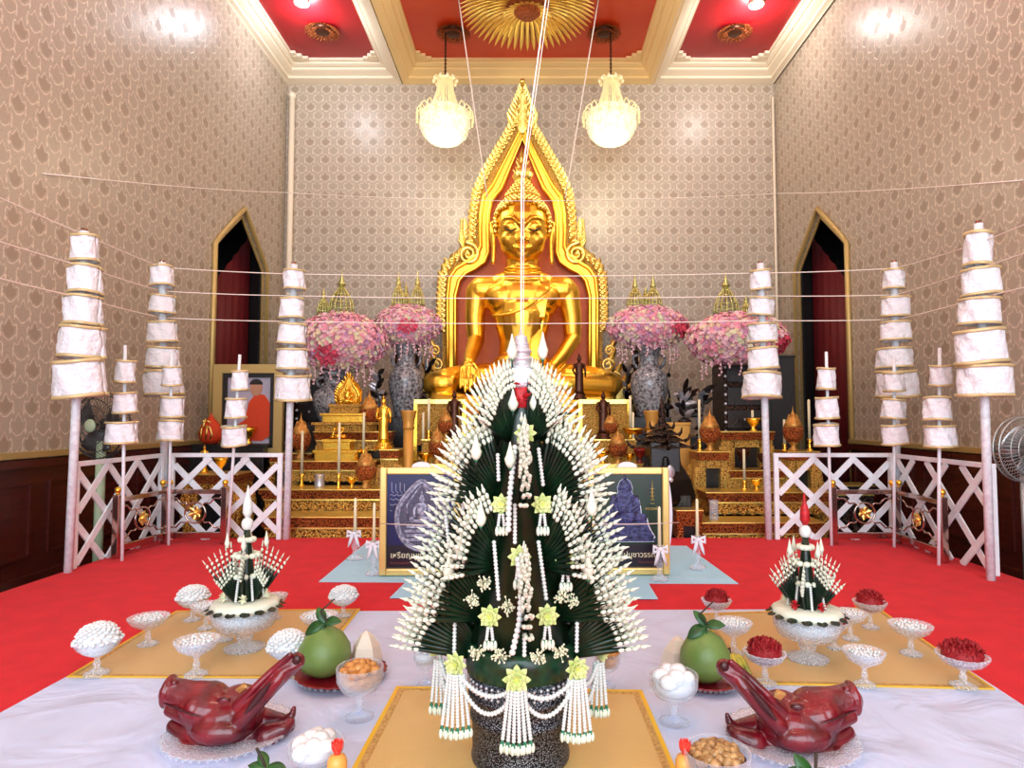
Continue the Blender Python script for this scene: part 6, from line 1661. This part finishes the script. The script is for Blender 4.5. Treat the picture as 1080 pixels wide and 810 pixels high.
# wrapped sweets, small fruit and leaves at the bottom edge
for px, lb in ((355, 'orange wrapped sweet roll with red frilled top beside the left coconut balls'), (723, 'orange wrapped sweet roll with red frilled top beside the bean bowl')):
    a = F(px, 846, zc_); Y = a.y; s_ = Y / FPX; t = thing('wrapped_sweet_roll', lb, 'wrapped sweet', a); H = P(px, 795, Y).z - zc_
    m = MB(); m.lathe([(9.5 * s_, 0), (10 * s_, .004), (10 * s_, H * .85), (8 * s_, H * .95), (3.5 * s_, H)], n=20); m.build('wrapper', 'wrap_orange', t)
    m = MB()
    for i in range(12): q = 2 * PI * i / 12; m.leaf((0, 0, H), (math.cos(q) * .7, math.sin(q) * .7, .8 + .3 * (i % 2)), .038, .022, (0, 0, 1), .3, 4, .001)
    m.lathe([(3.5 * s_, H), (3 * s_, H + .004), (4 * s_, H + .008)], n=12); m.build('frilled_top', 'wrap_red', t)
a = F(281, 840, zc_); m = MB(); t = thing('small_green_fruit', 'small green fruit with stalk at the bottom edge below the left pig head', 'fruit', a)
m.lathe([(0, 0), (.03, .008), (.048, .035), (.046, .055), (.025, .074), (0, .072)], n=24); m.build('fruit_body', 'pomelo', t)
m = MB(); m.tube([(0, 0, .07), (-.01, 0, .09), (-.03, 0, .13)], .004, 6); m.build('stalk', 'twig', t)
for d in ((-1, 0, .2), (.9, -.2, .2), (-.5, .4, .5)): m = MB(); m.leaf((0, 0, .08), d, .055, .03, (0, -.4, .9), -.2, 6, .001); m.build('leaf', 'leaf_green', t)
a = F(855, 858, zc_); t = thing('leafy_green_fruit', 'green leaves and twig at the bottom edge below the right pig head', 'fruit', a)
m = MB(); m.lathe([(0, 0), (.03, .008), (.044, .035), (.042, .05), (.02, .066), (0, .064)], n=24); m.build('fruit_body', 'pomelo', t)
m = MB(); m.tube([(0, 0, .06), (.015, 0, .10), (.018, 0, .155)], .0045, 6); m.build('stalk', 'twig', t)
for d in ((-1, -.1, .5), (-.7, -.2, .1), (-.4, .2, .8), (.8, -.1, .3)): m = MB(); m.leaf((0, 0, .085), d, .07, .042, (0, -.7, .6), -.15, 8, .001, .15); m.build('leaf', 'leaf_green', t)
# ------------------------------------------------------------------ light
w = bpy.data.worlds.new('world'); sc.world = w; w.use_nodes = True
bg = w.node_tree.nodes['Background']; bg.inputs[0].default_value = (.80, .90, 1, 1); bg.inputs[1].default_value = 2.2
def area(loc, size, e, col, rot, name):
    L = bpy.data.lights.new(name, 'AREA'); L.shape = 'RECTANGLE'; L.size, L.size_y = size; L.energy = e; L.color = col
    o = bpy.data.objects.new(name, L); COL.objects.link(o); o.location = loc; o.rotation_euler = rot; return o
area((0, -3.2, 2.6), (6.5, 5.0), 700, (.78, .90, 1), (PI / 2 + .1, 0, 0), 'front_fill')  # added fill light behind the camera, brightens the hall from the front
def pt(loc, e, col, r=.09, name='ceiling_point'):
    L = bpy.data.lights.new(name, 'POINT'); L.energy = e; L.color = col; L.shadow_soft_size = r
    o = bpy.data.objects.new(name, L); COL.objects.link(o); o.location = loc
for y in (8.4, 4.6, 1.4, -1.2):
    for x in (-3.0, 2.96): pt((x, y, ZC - .22), 110 if y == 4.6 else 70, (.80, .90, 1) if x < 0 else (.97, .97, .95), .12)  # rear pair is at the downlights; nearer pairs are added, unseen, for brightness
for y in (4.2, .8): pt((0, y, ZC - .4), 150, (1, .93, .8), .35)  # warm pair down the middle, likewise added out of view
vs = sc.view_settings; vs.view_transform = 'Standard'; vs.look = 'None'; vs.gamma = 1; vs.use_curve_mapping = False; vs.exposure = -.5
sc.cycles.max_bounces = 8; sc.cycles.transmission_bounces = 6; sc.cycles.caustics_reflective = False; sc.cycles.caustics_refractive = False
sc.cycles.sample_clamp_indirect = 4
